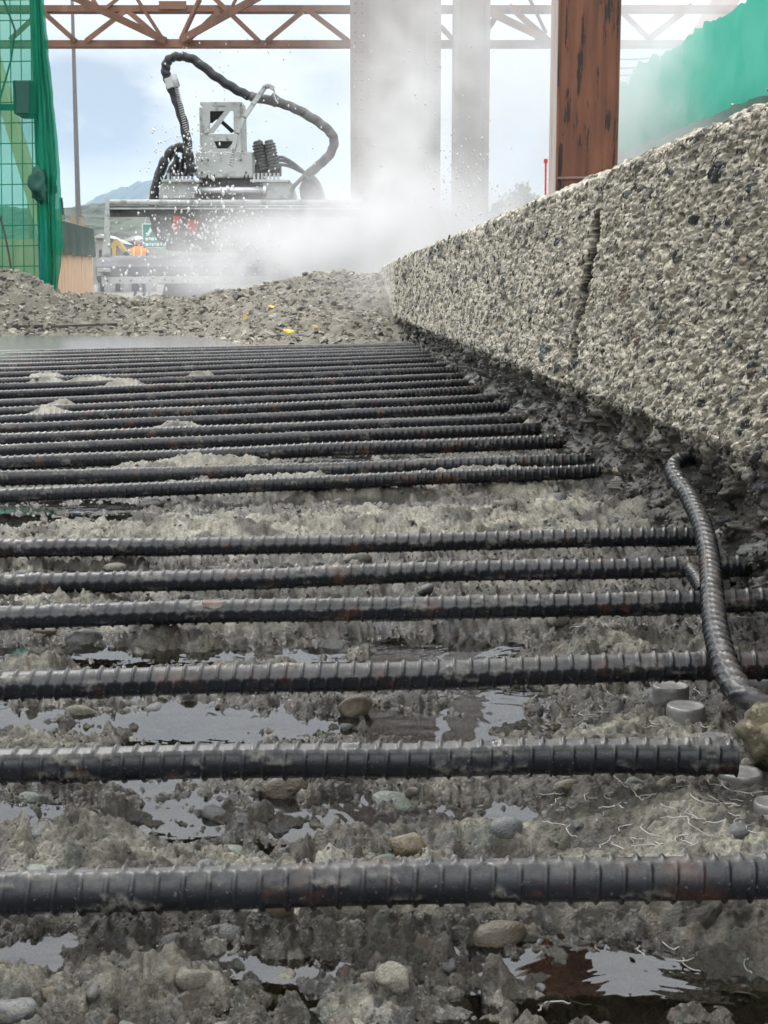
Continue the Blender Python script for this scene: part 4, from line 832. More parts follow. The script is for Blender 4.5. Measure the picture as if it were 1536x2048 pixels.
# worker seen from behind: one skinned body, helmet and vest as clothing
M_body = mat('work_clothes', (.03, .04, .07), (.05, .06, .09), 20, .9); M_vest = mat('orange_vest', (.85, .25, .03), (.95, .33, .05), 10, .7); M_tape = mat('reflective_tape', (.65, .68, .35), (.75, .75, .45), 10, .4); M_hat = mat('white_helmet', (.70, .70, .74), (.78, .78, .82), 5, .4); M_skin = mat('skin', (.42, .25, .18), (.48, .29, .21), 10, .6); M_blue = mat('blue_band', (.10, .09, .32), (.12, .1, .36), 5, .6)
WY = 45.0; hx = P(277, 487, WY).x
wk = empty('person', (hx, WY, -.22), 'worker seen from behind in orange vest and pale helmet beside the road sign', 'person')
bm = bmesh.new(); J = {}
J0 = [('pelvis', 0, 0, .92, .15), ('belly', 0, 0, 1.08, .145), ('chest', 0, .0, 1.28, .165), ('neck0', 0, 0, 1.44, .09), ('neck', 0, -.01, 1.50, .06), ('head', 0, -.02, 1.60, .095), ('crown', 0, -.02, 1.70, .075)]
for s_, e_ in ((-1, 'l'), (1, 'r')):
    J0 += [('sh' + e_, .17 * s_, 0, 1.40, .075), ('el' + e_, .235 * s_, .03, 1.13, .05), ('wr' + e_, .20 * s_, -.10, .95, .034), ('ha' + e_, .19 * s_, -.15, .88, .04), ('fi' + e_, .19 * s_, -.18, .80, .02), ('hi' + e_, .10 * s_, 0, .86, .11), ('kn' + e_, .12 * s_, -.02, .48, .07), ('an' + e_, .13 * s_, .02, .09, .048), ('to' + e_, .14 * s_, -.16, .04, .04)]
for nme, x, y, z, r in J0: J[nme] = (len(bm.verts), r); bm.verts.new((x, y, z)); bm.verts.ensure_lookup_table()
for a_, b_ in [('pelvis', 'belly'), ('belly', 'chest'), ('chest', 'neck0'), ('neck0', 'neck'), ('neck', 'head'), ('head', 'crown')] + [(p + e_, q + e_) for e_ in 'lr' for p, q in (('sh', 'el'), ('el', 'wr'), ('wr', 'ha'), ('ha', 'fi'), ('hi', 'kn'), ('kn', 'an'), ('an', 'to'))] + [('chest', 'shl'), ('chest', 'shr'), ('pelvis', 'hil'), ('pelvis', 'hir')]:
    bm.edges.new((bm.verts[J[a_][0]], bm.verts[J[b_][0]]))
me = bpy.data.meshes.new('body'); bm.to_mesh(me); bm.free(); bo = link('body', me, M_body, wk); bo.modifiers.new('skin', 'SKIN'); bo.modifiers.new('sub', 'SUBSURF').levels = 1
for nme in J: me.skin_vertices[0].data[J[nme][0]].radius = (J[nme][1],) * 2
me.skin_vertices[0].data[J['pelvis'][0]].use_root = True
B0 = Vector((hx, WY, -.22))
mb = MB(); n = 20; vs = []
for z, rx, ry in ((.92, .21, .17), (1.1, .205, .165), (1.28, .235, .185), (1.40, .25, .15), (1.475, .11, .10)):
    for k in range(n): a = 6.2832 * k / n; vs.append(B0 + Vector((rx * math.cos(a), ry * math.sin(a), z)))
mb.add(vs, [(j * n + k, j * n + (k + 1) % n, (j + 1) * n + (k + 1) % n, (j + 1) * n + k) for j in range(4) for k in range(n)]); mb.build('vest', M_vest, wk, smooth=True)
MB().bar(B0 + Vector((-.11, -.2, 1.0)), B0 + Vector((-.11, -.19, 1.42)), .05, .012).bar(B0 + Vector((.11, -.2, 1.0)), B0 + Vector((.11, -.19, 1.42)), .05, .012).build('tape', M_tape, wk)
MB().ball(B0 + Vector((0, -.02, 1.665)), .13, 3, (1, 1.12, .85)).build('helmet', M_hat, wk, smooth=True); MB().tube([B0 + Vector((0, -.02, 1.635)), B0 + Vector((0, -.02, 1.665))], .139, 20).build('helmet_band', M_blue, wk); MB().ball(B0 + Vector((0, -.02, 1.58)), .098, 2, (.9, 1, 1.15)).build('nape', M_skin, wk, smooth=True)

# ------------------------------------------------------------------ steelwork: truss, columns
M_rust = mat('rust_paint', (.095, .036, .020), (.185, .074, .038), 6, .75, bump=.003, bscale=40, c3=(.022, .014, .012), s3=7, t3=(.545, .585), stretch=(3.2, 3.2, .36))
M_rust2 = mat('faded_rust_paint', (.17, .085, .055), (.27, .145, .095), 3, .7, c3=(.12, .07, .05), s3=2, t3=(.55, .7), stretch=(1.5, 1.5, .6))
M_greybeam = mat('grey_brown_paint', (.20, .17, .15), (.30, .26, .235), 2, .75, c3=(.15, .10, .08), s3=1.2, t3=(.55, .75), stretch=(2, 2, .4))
TY = 16.0
tr = empty('bridge_truss', P(768, 92, TY), 'rust coloured steel lattice truss crossing above the site', 'truss')
def angle(mb, x0, y0, x1, y1, Y, w):
    a, b = P(x0, y0, Y), P(x1, y1, Y); mb.bar(a, b, w, .016); d = (b - a).normalized(); s_ = d.cross(Vector((0, 1, 0))).normalized() * w * .45; mb.bar(a + Vector((0, .06, 0)) + s_, b + Vector((0, .06, 0)) + s_, .014, .10); return mb
def chord(y0, y1):
    mb = MB(); a, b = P(-300, y0, TY), P(1800, y1, TY); mb.box((a.x, TY, b.z), (b.x, TY + .02, a.z)); mb.box((a.x, TY + .02, a.z - .016), (b.x, TY + .14, a.z)); mb.box((a.x, TY + .02, b.z), (b.x, TY + .14, b.z + .016)); mb.box((a.x, TY + .14, b.z), (b.x, TY + .16, a.z)); return mb
chord(80, 93).build('bottom_chord', M_rust2, tr); chord(10, 23).build('top_chord', M_rust2, tr)
for (x0, y0, x1, y1, w) in [(85, 24, 150, 82, .045), (172, 82, 250, 22, .05), (255, 22, 322, 80, .05), (272, -4, 326, 80, .028), (398, -4, 360, 78, .028), (375, 82, 438, 22, .05), (428, -4, 517, 82, .045), (534, 82, 606, 22, .05), (618, 22, 696, 82, .05), (182, -6, 192, 12, .03), (206, 20, 240, -6, .03), (20, 80, 80, 24, .05), (-120, 24, -50, 82, .05), (880, 52, 908, 82, .05), (978, 50, 1012, 14, .05), (1018, 12, 1096, 80, .06), (1058, -4, 1092, 66, .03), (988, 40, 975, 60, .04), (1296, 80, 1385, 10, .06), (1240, 20, 1302, 82, .05), (466, 10, 476, -8, .03)]:
    angle(MB(), x0, y0, x1, y1, TY - .02, w).build('diagonal', M_rust2, tr)
for (x0, y0, x1, y1, w) in [(130, -14, 332, 82, .07), (528, -12, 362, 80, .07), (900, -14, 1092, 78, .07)]:
    a, b = P(x0, y0, TY - .55), P(x1, y1, TY - .06); MB().bar(a, b, w, .05).build('lateral_brace', M_rust2, tr)
MB().pxbox(314, 78, 375, 94, TY - .03, .025).build('gusset_plate', M_rust2, tr); MB().pxbox(318, 2, 372, 18, TY - .03, .025).build('gusset_plate', M_rust2, tr); MB().pxbox(684, 80, 706, 94, TY - .03, .025).build('gusset_plate', M_rust2, tr); MB().pxbox(1070, 76, 1110, 94, TY - .03, .025).build('gusset_plate', M_rust2, tr)
def column(name, x0, x1, Y, dep, m, lab, fl, seam=None):
    a, b = P(x0, 300, Y).x, P(x1, 300, Y).x; t = empty(name, ((a + b) / 2, Y, -.22), lab, 'steel column', 'columns of the bridge')
    MB().box((a + .012, Y + .012, -.22), (b - .012, Y + dep - .012, 8)).build('shaft', m, t)
    MB().box((a, Y, -.22), (a + fl, Y + .014, 8)).box((b - fl, Y, -.22), (b, Y + .014, 8)).build('flange', m, t, .003)
    MB().box((a, Y + dep - .014, -.22), (b, Y + dep, 8)).build('back_flange', m, t)
    MB().box((a - .12, Y - .12, -.25), (b + .12, Y + dep + .1, -.18)).build('base_plate', m, t)
    return t, a, b
ct, a, b = column('steel_column', 1113, 1236, 9.4, .42, M_rust, 'dark rusty steel column standing sharp and near behind the slab edge', .012, True)
z = P(0, 356, 9.4).z; MB().bar((a + .005, 9.395, z), (b - .12, 9.395, z + .006), .012, .012).build('weld_seam', mat('weld', (.16, .12, .10), (.24, .18, .15), 40, .5), ct)
MB().box((a - .003, 9.42, -.2), (a + .010, 9.80, 8)).build('lit_side_plate', mat('dusty_lit_paint', (.36, .30, .27), (.46, .40, .36), 3, .85, c3=(.24, .17, .14), s3=4, stretch=(2, 2, .4)), ct)  # added plate, painted paler for dust and for light falling on this side
ct, a, b = column('steel_column', 701, 881, 15.0, .7, M_greybeam, 'broad steel column fogged by the spray, right of the machine', .16)
mb = MB()
for k in range(60): 
    z = .2 + k * .09
    for x in (a + .05, a + .115, b - .05): mb.ball((x, 15.0, z), .014, 1)
mb.build('rivet_row', M_greybeam, ct)
ct, a, b = column('steel_column', 908, 978, 14.0, .5, M_greybeam, 'narrow steel column in the spray between the broad one and the rusty one', .05)
M_red = mat('red_paint', (.55, .03, .025), (.65, .05, .04), 20, .5)
o = MB().tube([P(1090, 500, 9.3), P(1091.5, 320, 9.3)], .006, 8).tube([P(1091.5, 326, 9.3), P(1091.5, 318, 9.3)], .012, 8).build('marker_rod', M_red); props(o, 'thin red marker rod against the left side of the rusty column', 'rod'); centre_origin(o)
yy = 1.52
o = MB().ball((wall_x(1.24) + .02, 1.30, wall_top(1.3) + .005), .011, 2, (1.3, 1, .8), .4).build('red_cap', M_red); props(o, 'small red plastic cap on the slab top at the right edge', 'cap'); centre_origin(o)

# ------------------------------------------------------------------ green tarpaulin on the parapet at the right
def net_mat(name, c1, c2, tr_, scale):
    m = bpy.data.materials.new(name); m.use_nodes = True; nt = m.node_tree; nt.nodes.clear(); N = nt.nodes.new; L = nt.links.new
    out = N('ShaderNodeOutputMaterial'); df = N('ShaderNodeBsdfDiffuse'); tl = N('ShaderNodeBsdfTranslucent'); tp = N('ShaderNodeBsdfTransparent'); a1 = N('ShaderNodeMixShader'); a2 = N('ShaderNodeMixShader')
    tc = N('ShaderNodeTexCoord'); n = N('ShaderNodeTexNoise'); n.inputs['Scale'].default_value = scale; n.inputs['Detail'].default_value = 5; L(tc.outputs['Object'], n.inputs['Vector'])
    rp = N('ShaderNodeMixRGB'); rp.inputs[1].default_value = (*c1, 1); rp.inputs[2].default_value = (*c2, 1); L(n.outputs[0], rp.inputs[0])
    L(rp.outputs[0], df.inputs[0]); L(rp.outputs[0], tl.inputs[0]); a1.inputs[0].default_value = .45; L(df.outputs[0], a1.inputs[1]); L(tl.outputs[0], a1.inputs[2])
    tp.inputs[0].default_value = (.62, .95, .82, 1); a2.inputs[0].default_value = tr_; L(a1.outputs[0], a2.inputs[1]); L(tp.outputs[0], a2.inputs[2]); L(a2.outputs[0], out.inputs[0]); return m
M_tarp = net_mat('green_tarpaulin', (.04, .42, .29), (.16, .58, .44), .0, 2.2)
rows, cols = 30, 140; vs = []
for j in range(rows):
    for i in range(cols):
        t = i / (cols - 1); Y = 8.0 + 9.5 * t; X = 2.99 - .043 * Y; v = j / (rows - 1)
        top = 2.20 + .03 * math.sin(i * .23) + .05 * mnoise.noise(Vector((i * .35, 0, 1))) - (.14 if 113 < i < 122 else 0); z = 1.50 + (top - 1.50) * v
        vs.append((X + .07 * mnoise.noise(Vector((i * .16, v * 1.5, 3))) + .035 * mnoise.noise(Vector((i * .5, v * 4, 8))), Y, z + .03 * mnoise.noise(Vector((i * .3, v * 3, 5)))))
o = MB().add(vs, [(j * cols + i, j * cols + i + 1, (j + 1) * cols + i + 1, (j + 1) * cols + i) for j in range(rows - 1) for i in range(cols - 1)]).build('tarpaulin', M_tarp, smooth=True)
props(o, 'bright green tarpaulin hung along the right behind the slab, fading into spray', 'tarpaulin')
M_par = mat('grey_parapet', (.30, .28, .26), (.40, .375, .35), 3, .85, c3=(.22, .2, .18), s3=2)
mb = MB(); mb.add([(2.99 - .043 * y + dx, y, z) for y in (6.5, 18) for dx, z in ((.20, -.22), (.46, -.22), (.46, 1.60), (.20, 1.60))], [(3, 2, 1, 0), (4, 5, 6, 7), (0, 1, 5, 4), (1, 2, 6, 5), (2, 3, 7, 6), (3, 0, 4, 7)])
o = mb.build('parapet', M_par); props(o, 'grey concrete parapet below the green tarpaulin', 'parapet'); centre_origin(o)
o = MB().bar(P(1395, 85, 18.5), P(1560, -170, 18.5), .28, .3).build('truss_leg', mat('pink_rust', (.42, .25, .19), (.5, .32, .25), 4, .7)); props(o, 'sloping pinkish steel leg of the bridge above the green tarpaulin', 'bridge leg'); centre_origin(o)
mb = MB()
for (x0, y0, x1, y1, sag) in [(1225, 136, 1345, 112, 8), (1225, 118, 1330, 112, 3), (1225, 150, 1310, 132, 7)]:
    a, b = P(x0, y0, 17.6), P(x1, y1, 17.6); mb.tube([a.lerp(b, k / 9) + Vector((0, 0, -.006 * sag * math.sin(math.pi * k / 9))) for k in range(10)], .008, 6)
o = mb.build('slack_cables', M_dark); o.name = 'cable_bundle'; props(o, 'few slack dark cables strung between the rusty column and the tarpaulin', 'cables'); centre_origin(o)

# ------------------------------------------------------------------ green debris netting and mesh fence at the left
NY = 9.6
M_net = net_mat('green_net', (.008, .22, .13), (.03, .32, .20), .48, 6); M_netd = net_mat('green_net_folded', (.006, .20, .12), (.05, .40, .26), .16, 5)
M_wire = mat('green_wire', (.012, .09, .06), (.02, .12, .085), 10, .5); M_post = mat('dark_green_post', (.004, .06, .045), (.01, .09, .07), 4, .6); M_bluep = mat('blue_post', (.02, .12, .42), (.05, .22, .6), 4, .5)
nf = empty('mesh_fence', P(60, 620, NY), 'dark wire mesh fence panel with posts behind the green net', 'fence')
for x in (-150, -108, -66, -25, 0, 21, 42, 62): MB().tube([P(x - 2, -60, NY), P(x + 6 + x * .03, 640, NY)], .0035, 6).build('wire', M_wire, nf)
for y in range(-40, 640, 41): MB().tube([P(-190, y + 2, NY + .008), P(80, y - 2, NY + .008)], .0035, 6).build('wire', M_wire, nf)
MB().tube([P(66, -80, NY + .06), P(79, 250, NY + .06), P(92, 640, NY + .06)], .033, 12).build('post', M_post, nf, smooth=True)
MB().pxbox(-170, 208, 70, 220, NY + .05, .03).build('cross_rail', M_post, nf)
MB().pxbox(27, 160, 74, 228, NY - .06, .14).pxbox(38, 222, 72, 234, NY - .05, .12).build('clamp_box', M_post, nf, .008)
MB().tube([P(0, -20, NY - .02), P(30, 60, NY - .02), P(22, 120, NY - .02), P(-12, 240, NY - .02)], .007, 6).build('cord', M_wire, nf)
o = MB().tube([P(88, 440, NY + .02), P(86, 520, NY + .02), P(90, 640, NY + .02)], .018, 10).build('blue_post', M_bluep, smooth=True); props(o, 'bright blue post foot half wrapped in the green net', 'post'); centre_origin(o)
dn = empty('debris_net', P(60, 600, NY - .1), 'green debris netting hung in folds at the left edge', 'netting')
rows, cols = 60, 60; vs = []
for j in range(rows):
    for i in range(cols):
        u = i / (cols - 1); v = j / (rows - 1); q = P(-190 + 270 * u + 14 * v, -70 + 720 * v, NY - .05 + .03 * mnoise.noise(Vector((u * 7, v * 4, 0))) + .02 * math.sin(u * 25 + 3 * mnoise.noise(Vector((u * 2, v * 3, 4))))); vs.append(q)
MB().add(vs, [(j * cols + i, j * cols + i + 1, (j + 1) * cols + i + 1, (j + 1) * cols + i) for j in range(rows - 1) for i in range(cols - 1)]).build('net_sheet', M_net, dn, smooth=True)
def fold(name, edge_l, edge_r, m, y0, seed, amp, Yo):
    rows, cols = 90, 26; vs = []
    for j in range(rows):
        v = j / (rows - 1); py = -60 + 700 * v; xl = np.interp(py, *zip(*edge_l)); xr = np.interp(py, *zip(*edge_r))
        for i in range(cols):
            u = i / (cols - 1); dz = amp * (math.sin(u * 15 + 2.5 * mnoise.noise(Vector((u * 1.5, v * 5, seed)))) + mnoise.noise(Vector((u * 6, v * 9, seed + 3))))
            vs.append(P(xl + (xr - xl) * u + 1.5 * mnoise.noise(Vector((u * 3, v * 22, seed))), py, NY + Yo + dz))
    return MB().add(vs, [(j * cols + i, j * cols + i + 1, (j + 1) * cols + i + 1, (j + 1) * cols + i) for j in range(rows - 1) for i in range(cols - 1)]).build(name, m, dn, smooth=True)
fold('net_fold', [(-60, 60), (250, 74), (380, 76), (450, 80), (700, 96)], [(-60, 84), (0, 88), (100, 97), (200, 107), (300, 117), (380, 122), (480, 126), (530, 122), (570, 116), (700, 108)], M_netd, 0, 1.0, .016, -.09)
fold('net_fold', [(-60, 66), (250, 84), (330, 90), (700, 100)], [(-60, 78), (100, 92), (250, 108), (350, 114), (400, 110), (560, 112), (700, 104)], M_netd, 0, 6.0, .02, -.14)
mb = MB(); mb.ball(P(82, 372, NY - .12), .075, 3, (.9, .6, 1.25), .9); mb.build('net_knot', M_post, dn, smooth=True)
o = MB().tube(spline([P(-14, 400, NY - .2), P(2, 440, NY - .2), P(14, 490, NY - .22), P(22, 540, NY - .24), P(21, 575, NY - .25)], 20), .0065, 8).build('cable', M_dark, smooth=True); props(o, 'thin black cable hanging in front of the net at the far left', 'cable'); centre_origin(o)
M_cream = mat('cream_paint', (.50, .40, .22), (.60, .50, .30), 3, .7)
o = MB().bar(P(-40, 30, 12), P(92, 470, 12), .085, .2).build('cream_brace', M_cream); props(o, 'sloping cream painted steel brace behind the green net', 'brace'); centre_origin(o)
o = MB().pxbox(-200, 478, 74, 640, 13, .06).build('plywood_sheet', M_ply); props(o, 'plywood sheet standing low behind the net at far left', 'board'); centre_origin(o)

# ------------------------------------------------------------------ the water-jet demolition robot
RY = 12.0
M_mach = mat('machine_grey', (.42, .44, .425), (.53, .55, .53), 5, .5, bump=.0015, bscale=60, c3=(.17, .165, .15), s3=11, t3=(.53, .70), r2=.8)
M_steel = mat('bright_steel', (.50, .51, .51), (.62, .63, .63), 8, .28, .8, c3=(.35, .34, .32), s3=14, t3=(.58, .7)); M_mdark = mat('machine_dark', (.045, .047, .045), (.10, .10, .095), 14, .6, c3=(.22, .21, .2), s3=22, t3=(.58, .7))
M_hose = mat('black_hose', (.012, .013, .015), (.028, .03, .034), 20, .42, c3=(.23, .225, .21), s3=13, t3=(.60, .72), r2=.8); M_hosed = mat('muddy_hose', (.10, .10, .098), (.20, .198, .19), 16, .7, c3=(.05, .05, .05), s3=12, t3=(.55, .7)); M_rub = mat('grey_rubber', (.13, .135, .145), (.18, .185, .195), 5, .7)
M_redm = mat('machine_red', (.38, .02, .025), (.48, .04, .04), 12, .5, c3=(.12, .05, .05), s3=15)
rb = empty('demolition_robot', Vector((P(440, 0, RY).x, RY + .5, -.22)), 'grey water-jet demolition robot with looping black hoses, working in its own spray', 'demolition robot')
B = lambda: MB()
# cross beam with end plate
a, b = P(214, 405, RY), P(735, 405, RY)
B().tube([a, b], .022, 14).build('beam_tube', M_mach, rb, smooth=True)
B().pxbox(214, 412, 735, 418, RY - .01, .12).pxbox(214, 418, 735, 433, RY + .05, .10).build('cross_beam', M_mdark, rb, .003)
B().pxbox(214, 415.5, 735, 418.5, RY - .03, .05).build('beam_lip', M_mach, rb)
B().pxprism([(211, 394), (218, 397), (221, 512), (203, 512), (208, 470)], RY - .06, .016).build('end_plate', M_mach, rb)
B().pxprism([(727, 394), (736, 397), (740, 512), (724, 512)], RY - .06, .016).build('end_plate', M_mach, rb)
# front hood and skirts
hood = B(); a0, a1 = P(203, 511, RY - .1), P(690, 511, RY - .1); z0, z1, z2, z3 = [P(0, y, RY - .3).z for y in (510, 520, 533, 552)]
prof = [(RY - .02, z0), (RY - .30, z1), (RY - .36, z2), (RY - .36, z3), (RY + .0, z3)]
hood.add([(x, y, z) for x in (a0.x, a1.x) for y, z in prof], [(0, 1, 2, 3, 4), (9, 8, 7, 6, 5)] + [(i + 1, i, i + 5, i + 6) for i in range(4)] + [(0, 4, 9, 5)]); hood.build('hood', M_rub, rb, .004)
B().pxbox(203, 553.5, 690, 567, RY - .37, .012).build('skirt', mat('pale_skirt', (.52, .53, .53), (.62, .63, .63), 6, .6, c3=(.35, .35, .34), s3=6), rb)
for x in (215, 240, 262, 300, 345, 380, 420, 470, 520): B().tube([P(x, 561, RY - .372), P(x, 561, RY - .384)], .007, 8).build('bolt', M_mdark, rb)
B().pxbox(194, 536, 219, 544, RY - .44, .07).pxbox(194, 536, 205, 552, RY - .40, .3).build('side_bracket', M_mach, rb, .004)
# middle body
B().pxprism([(318, 398), (318, 372), (330, 362), (398, 360), (398, 398)], RY + .12, .5).build('side_box', M_mach, rb, .008); B().pxprism([(525, 398), (525, 363), (573, 363), (583, 372), (590, 398)], RY + .12, .5).build('side_box', M_mach, rb, .008)
B().pxbox(322, 359, 402, 364, RY + .08, .55).build('top_plate', M_mach, rb, .003); B().pxbox(500, 359, 578, 364, RY + .08, .55).build('top_plate', M_mach, rb, .003)
B().pxprism([(398, 398), (398, 352), (525, 352), (525, 398)], RY + .22, .4).build('core', M_mdark, rb)
cyl = B().tube([P(398, 382, RY + .08), P(528, 382, RY + .08)], .033, 16).build('cylinder', M_steel, rb, smooth=True)
for x in (393, 456, 466, 530): B().tube([P(x - 3, 382, RY + .08), P(x + 3, 382, RY + .08)], .045, 16).build('collar', M_steel, cyl)
B().pxbox(392, 303, 505, 356, RY + .16, .42).build('housing', M_mach, rb, .012); B().pxbox(502, 305, 512, 350, RY + .2, .3).build('housing_cheek', M_mach, rb, .006)
B().pxbox(380, 328, 394, 348, RY + .12, .2).build('spring_seat', M_mach, rb, .003)
for x, y in ((404, 320), (416, 320), (482, 320), (404, 345), (492, 345)): B().tube([P(x, y, RY + .16), P(x, y, RY + .148)], .008, 8).build('bolt', M_mdark, rb)
for x in list(range(334, 388, 8)) + list(range(506, 562, 8)): B().pxbox(x, 346, x + 4.5, 360, RY + .15, .02).build('fin', M_mach, rb)
for x in (410, 417, 424, 485, 492): B().tube([P(x, 352, RY + .2), P(x + 6, 340, RY + .17), P(x + 4, 357, RY + .16)], .007, 6).build('small_hose', M_hose, rb, smooth=True)
# mast with cut-outs
mast = B(); MYf = RY + .22
for pp in ([(405, 206), (420, 206), (420, 302), (405, 302)], [(466.5, 206), (479, 206), (483, 302), (468, 302)], [(420, 205), (466.5, 205), (466.5, 222), (420, 222)], [(420, 268), (466.7, 268), (467, 282), (420, 282)], [(420, 297), (467.5, 297), (468, 303), (420, 303)], [(420, 266), (420, 258), (449, 222.2), (460, 222.2), (427, 266)], [(420, 282.2), (428, 282.2), (434, 296.8), (420, 296.8)], [(466, 296.8), (456, 296.8), (461, 290), (467.5, 286)]): mast.pxprism(pp, MYf, .014)
mast.build('mast_plate', M_mach, rb); B().pxbox(400, 215, 405, 302, RY + .24, .3).build('mast_cheek', M_mach, rb); B().pxbox(481, 212, 486, 302, RY + .24, .3).build('mast_cheek', M_mach, rb)
B().pxprism([(418, 222), (452, 222), (424, 246), (418, 246)], MYf + .2, .02).pxprism([(424, 230), (432, 228), (470, 262), (462, 266)], MYf + .25, .02).pxbox(420, 280, 470, 300, MYf + .2, .05).build('mast_brace', M_mdark, rb); B().pxbox(400, 204, 484, 209, MYf + .014, .3).build('mast_cap', M_mach, rb)
B().pxbox(409, 248, 416, 266, MYf - .03, .04).build('mast_latch', M_mach, rb); B().pxbox(437, 211.5, 451, 213, MYf - .003, .003).build('name_plate', M_mdark, rb)
# hoses
def hose(name, pts, r, m, wrap=0, n=90, seed=0):
    sp = spline(pts, n)
    rf = (lambda i, a: 1 + wrap * math.sin(a + i * .75) + .06 * mnoise.noise(Vector((i * .3, a, seed)))) if wrap else (lambda i, a: 1 + .05 * mnoise.noise(Vector((i * .2, a, seed))))
    return B().tube(sp, r, 14, rfun=rf).build(name, m, rb, smooth=True)
hq = lambda l, Y: [P(x, y, Y + (d[0] if d else 0)) for x, y, *d in l]
hose('hose', hq([(385, 345), (378, 310), (368, 250), (352, 200), (338, 165), (331, 140), (338, 119), (358, 113), (388, 120), (430, 152), (470, 178), (500, 193)], RY + .1), .036, M_hose, .10, 150, 1)
hose('hose', hq([(500, 193), (540, 201), (570, 209), (600, 222), (635, 243), (660, 264), (668, 283), (660, 308), (640, 328), (620, 346), (612, 355)], RY + .1), .037, M_hosed, .06, 110, 4)
hose('hose', hq([(376, 300), (352, 296), (332, 318), (318, 352), (309, 390), (308, 425), (314, 452), (330, 470), (352, 478), (372, 470)], RY + .32), .040, M_hose, .05, 100, 7)
hose('hose', hq([(360, 320), (345, 335), (338, 352), (330, 375), (322, 400)], RY + .25), .028, M_hose, .08, 60, 9)
for k in range(7): hose('hose_bundle', hq([(352 + k * 5, 308 + 5 * (k % 3)), (350 + k * 6, 328), (346 + k * 6, 352)], RY + .14 + .03 * (k % 2)), .015, M_hose, 0, 20, k)
hose('lower_hose', hq([(318, 432), (318, 452), (328, 470), (345, 478), (362, 474)], RY - .02), .062, M_hose, .06, 40, 12)
hose('lower_hose', hq([(335, 432), (340, 450), (352, 464), (372, 472), (398, 476)], RY - .04), .042, M_hose, .06, 40, 14)
B().pxprism([(346, 432), (360, 432), (358, 462), (346, 462)], RY - .10, .05).build('red_valve', M_redm, rb); B().pxprism([(374, 440), (396, 440), (392, 474), (376, 476)], RY - .06, .06).build('red_valve', M_redm, rb); B().pxbox(360, 434, 430, 476, RY + .3, .3).build('valve_block', M_mdark, rb)
B().pxprism([(328, 158), (345, 152), (350, 172), (334, 178)], RY + .04, .12).build('hose_clamp', M_mach, rb, .004); B().tube([P(346, 150, RY + .06), P(354, 174, RY + .06)], .028, 14).build('spring_cap', M_mach, rb, smooth=True)
def coil(p0, p1, r, turns, wr):
    p0, p1 = Vector(p0), Vector(p1); d = (p1 - p0); t = d.normalized(); u = t.orthogonal().normalized(); w = t.cross(u)
    return [p0 + d * (k / (turns * 10)) + (u * math.cos(k * .6283) + w * math.sin(k * .6283)) * r for k in range(turns * 10 + 1)]
B().tube(coil(P(353, 174, RY + .06), P(386, 328, RY + .1), .018, 34, .005), .0045, 5).build('spring', M_steel, rb, smooth=True); B().tube([P(353, 174, RY + .06), P(386, 328, RY + .1)], .009, 8).build('spring_rod', M_mdark, rb)
arm = [P(x, y, RY + .02) for x, y in ((466, 300), (474, 268), (488, 236), (505, 210), (520, 189), (530, 174), (538, 172), (547, 177))]
ab = B()
for p, q in zip(arm[:-1], arm[1:]): ab.bar(p, q + (q - p) * .06, .032, .05)
ab.build('hose_arm', M_mach, rb); B().tube(coil(P(462, 332, RY + .02), P(472, 285, RY + .02), .016, 9, .004), .005, 5).build('spring', M_steel, rb, smooth=True)
B().tube(hq([(547, 177), (549, 184), (548, 192), (551, 200), (556, 207)], RY + .04), .007, 6).build('chain', M_steel, rb); B().tube([P(541, 194, RY + .1), P(556, 206, RY + .1)], .045, 12).build('hose_strap', M_hosed, rb)
# twin motors leaning on the right shoulder
for x0, y0, x1, y1 in ((528, 340, 514, 282), (549, 340, 537, 280)):
    p0, p1 = P(x0, y0, RY + .2), P(x1, y1, RY + .2); n = 40
    B().tube([p0.lerp(p1, k / (n - 1)) for k in range(n)], [.046 * (1 + .14 * math.sin(k * 1.55)) * (1 if k < 34 else 1 - (k - 33) * .07) for k in range(n)], 14).build('motor', M_hosed if x0 > 530 else M_mdark, rb, smooth=True)
B().pxprism([(507, 290), (518, 278), (527, 284), (514, 297)], RY + .17, .08).build('motor_head', M_rub, rb, .006); B().pxbox(508, 328, 560, 350, RY + .2, .18).build('motor_mount', M_mdark, rb, .006)
for dy in (0, 5, 11): hose('cable', hq([(548, 320 + dy), (562, 314 + dy * 1.4), (580, 322 + dy), (600, 337 + dy * .5), (613, 348)], RY + .1 + .002 * dy), .012, M_hosed, 0, 30, dy)
hose('cable', hq([(613, 348), (598, 362), (585, 378), (580, 400)], RY + .1), .017, M_hosed, 0, 30, 3); hose('hose_loop', hq([(612, 350), (628, 358), (640, 378), (645, 402), (640, 430)], RY + .1), .022, M_hosed, 0, 40, 5)
B().pxprism([(608, 352), (622, 352), (640, 376), (646, 402), (602, 402), (598, 376)], RY + .16, .1).build('hose_guard', M_hosed, rb, .01)
# undercarriage behind the spray
B().pxbox(330, 432, 640, 500, RY + .35, 1.2).build('chassis', M_mdark, rb, .02)
for x in (330, 560):
    B().pxprism([(x, 640), (x + 90, 640), (x + 100, 610), (x + 90, 560), (x, 560), (x - 10, 610)], RY + .3, .3).build('track', M_mdark, rb, .01)

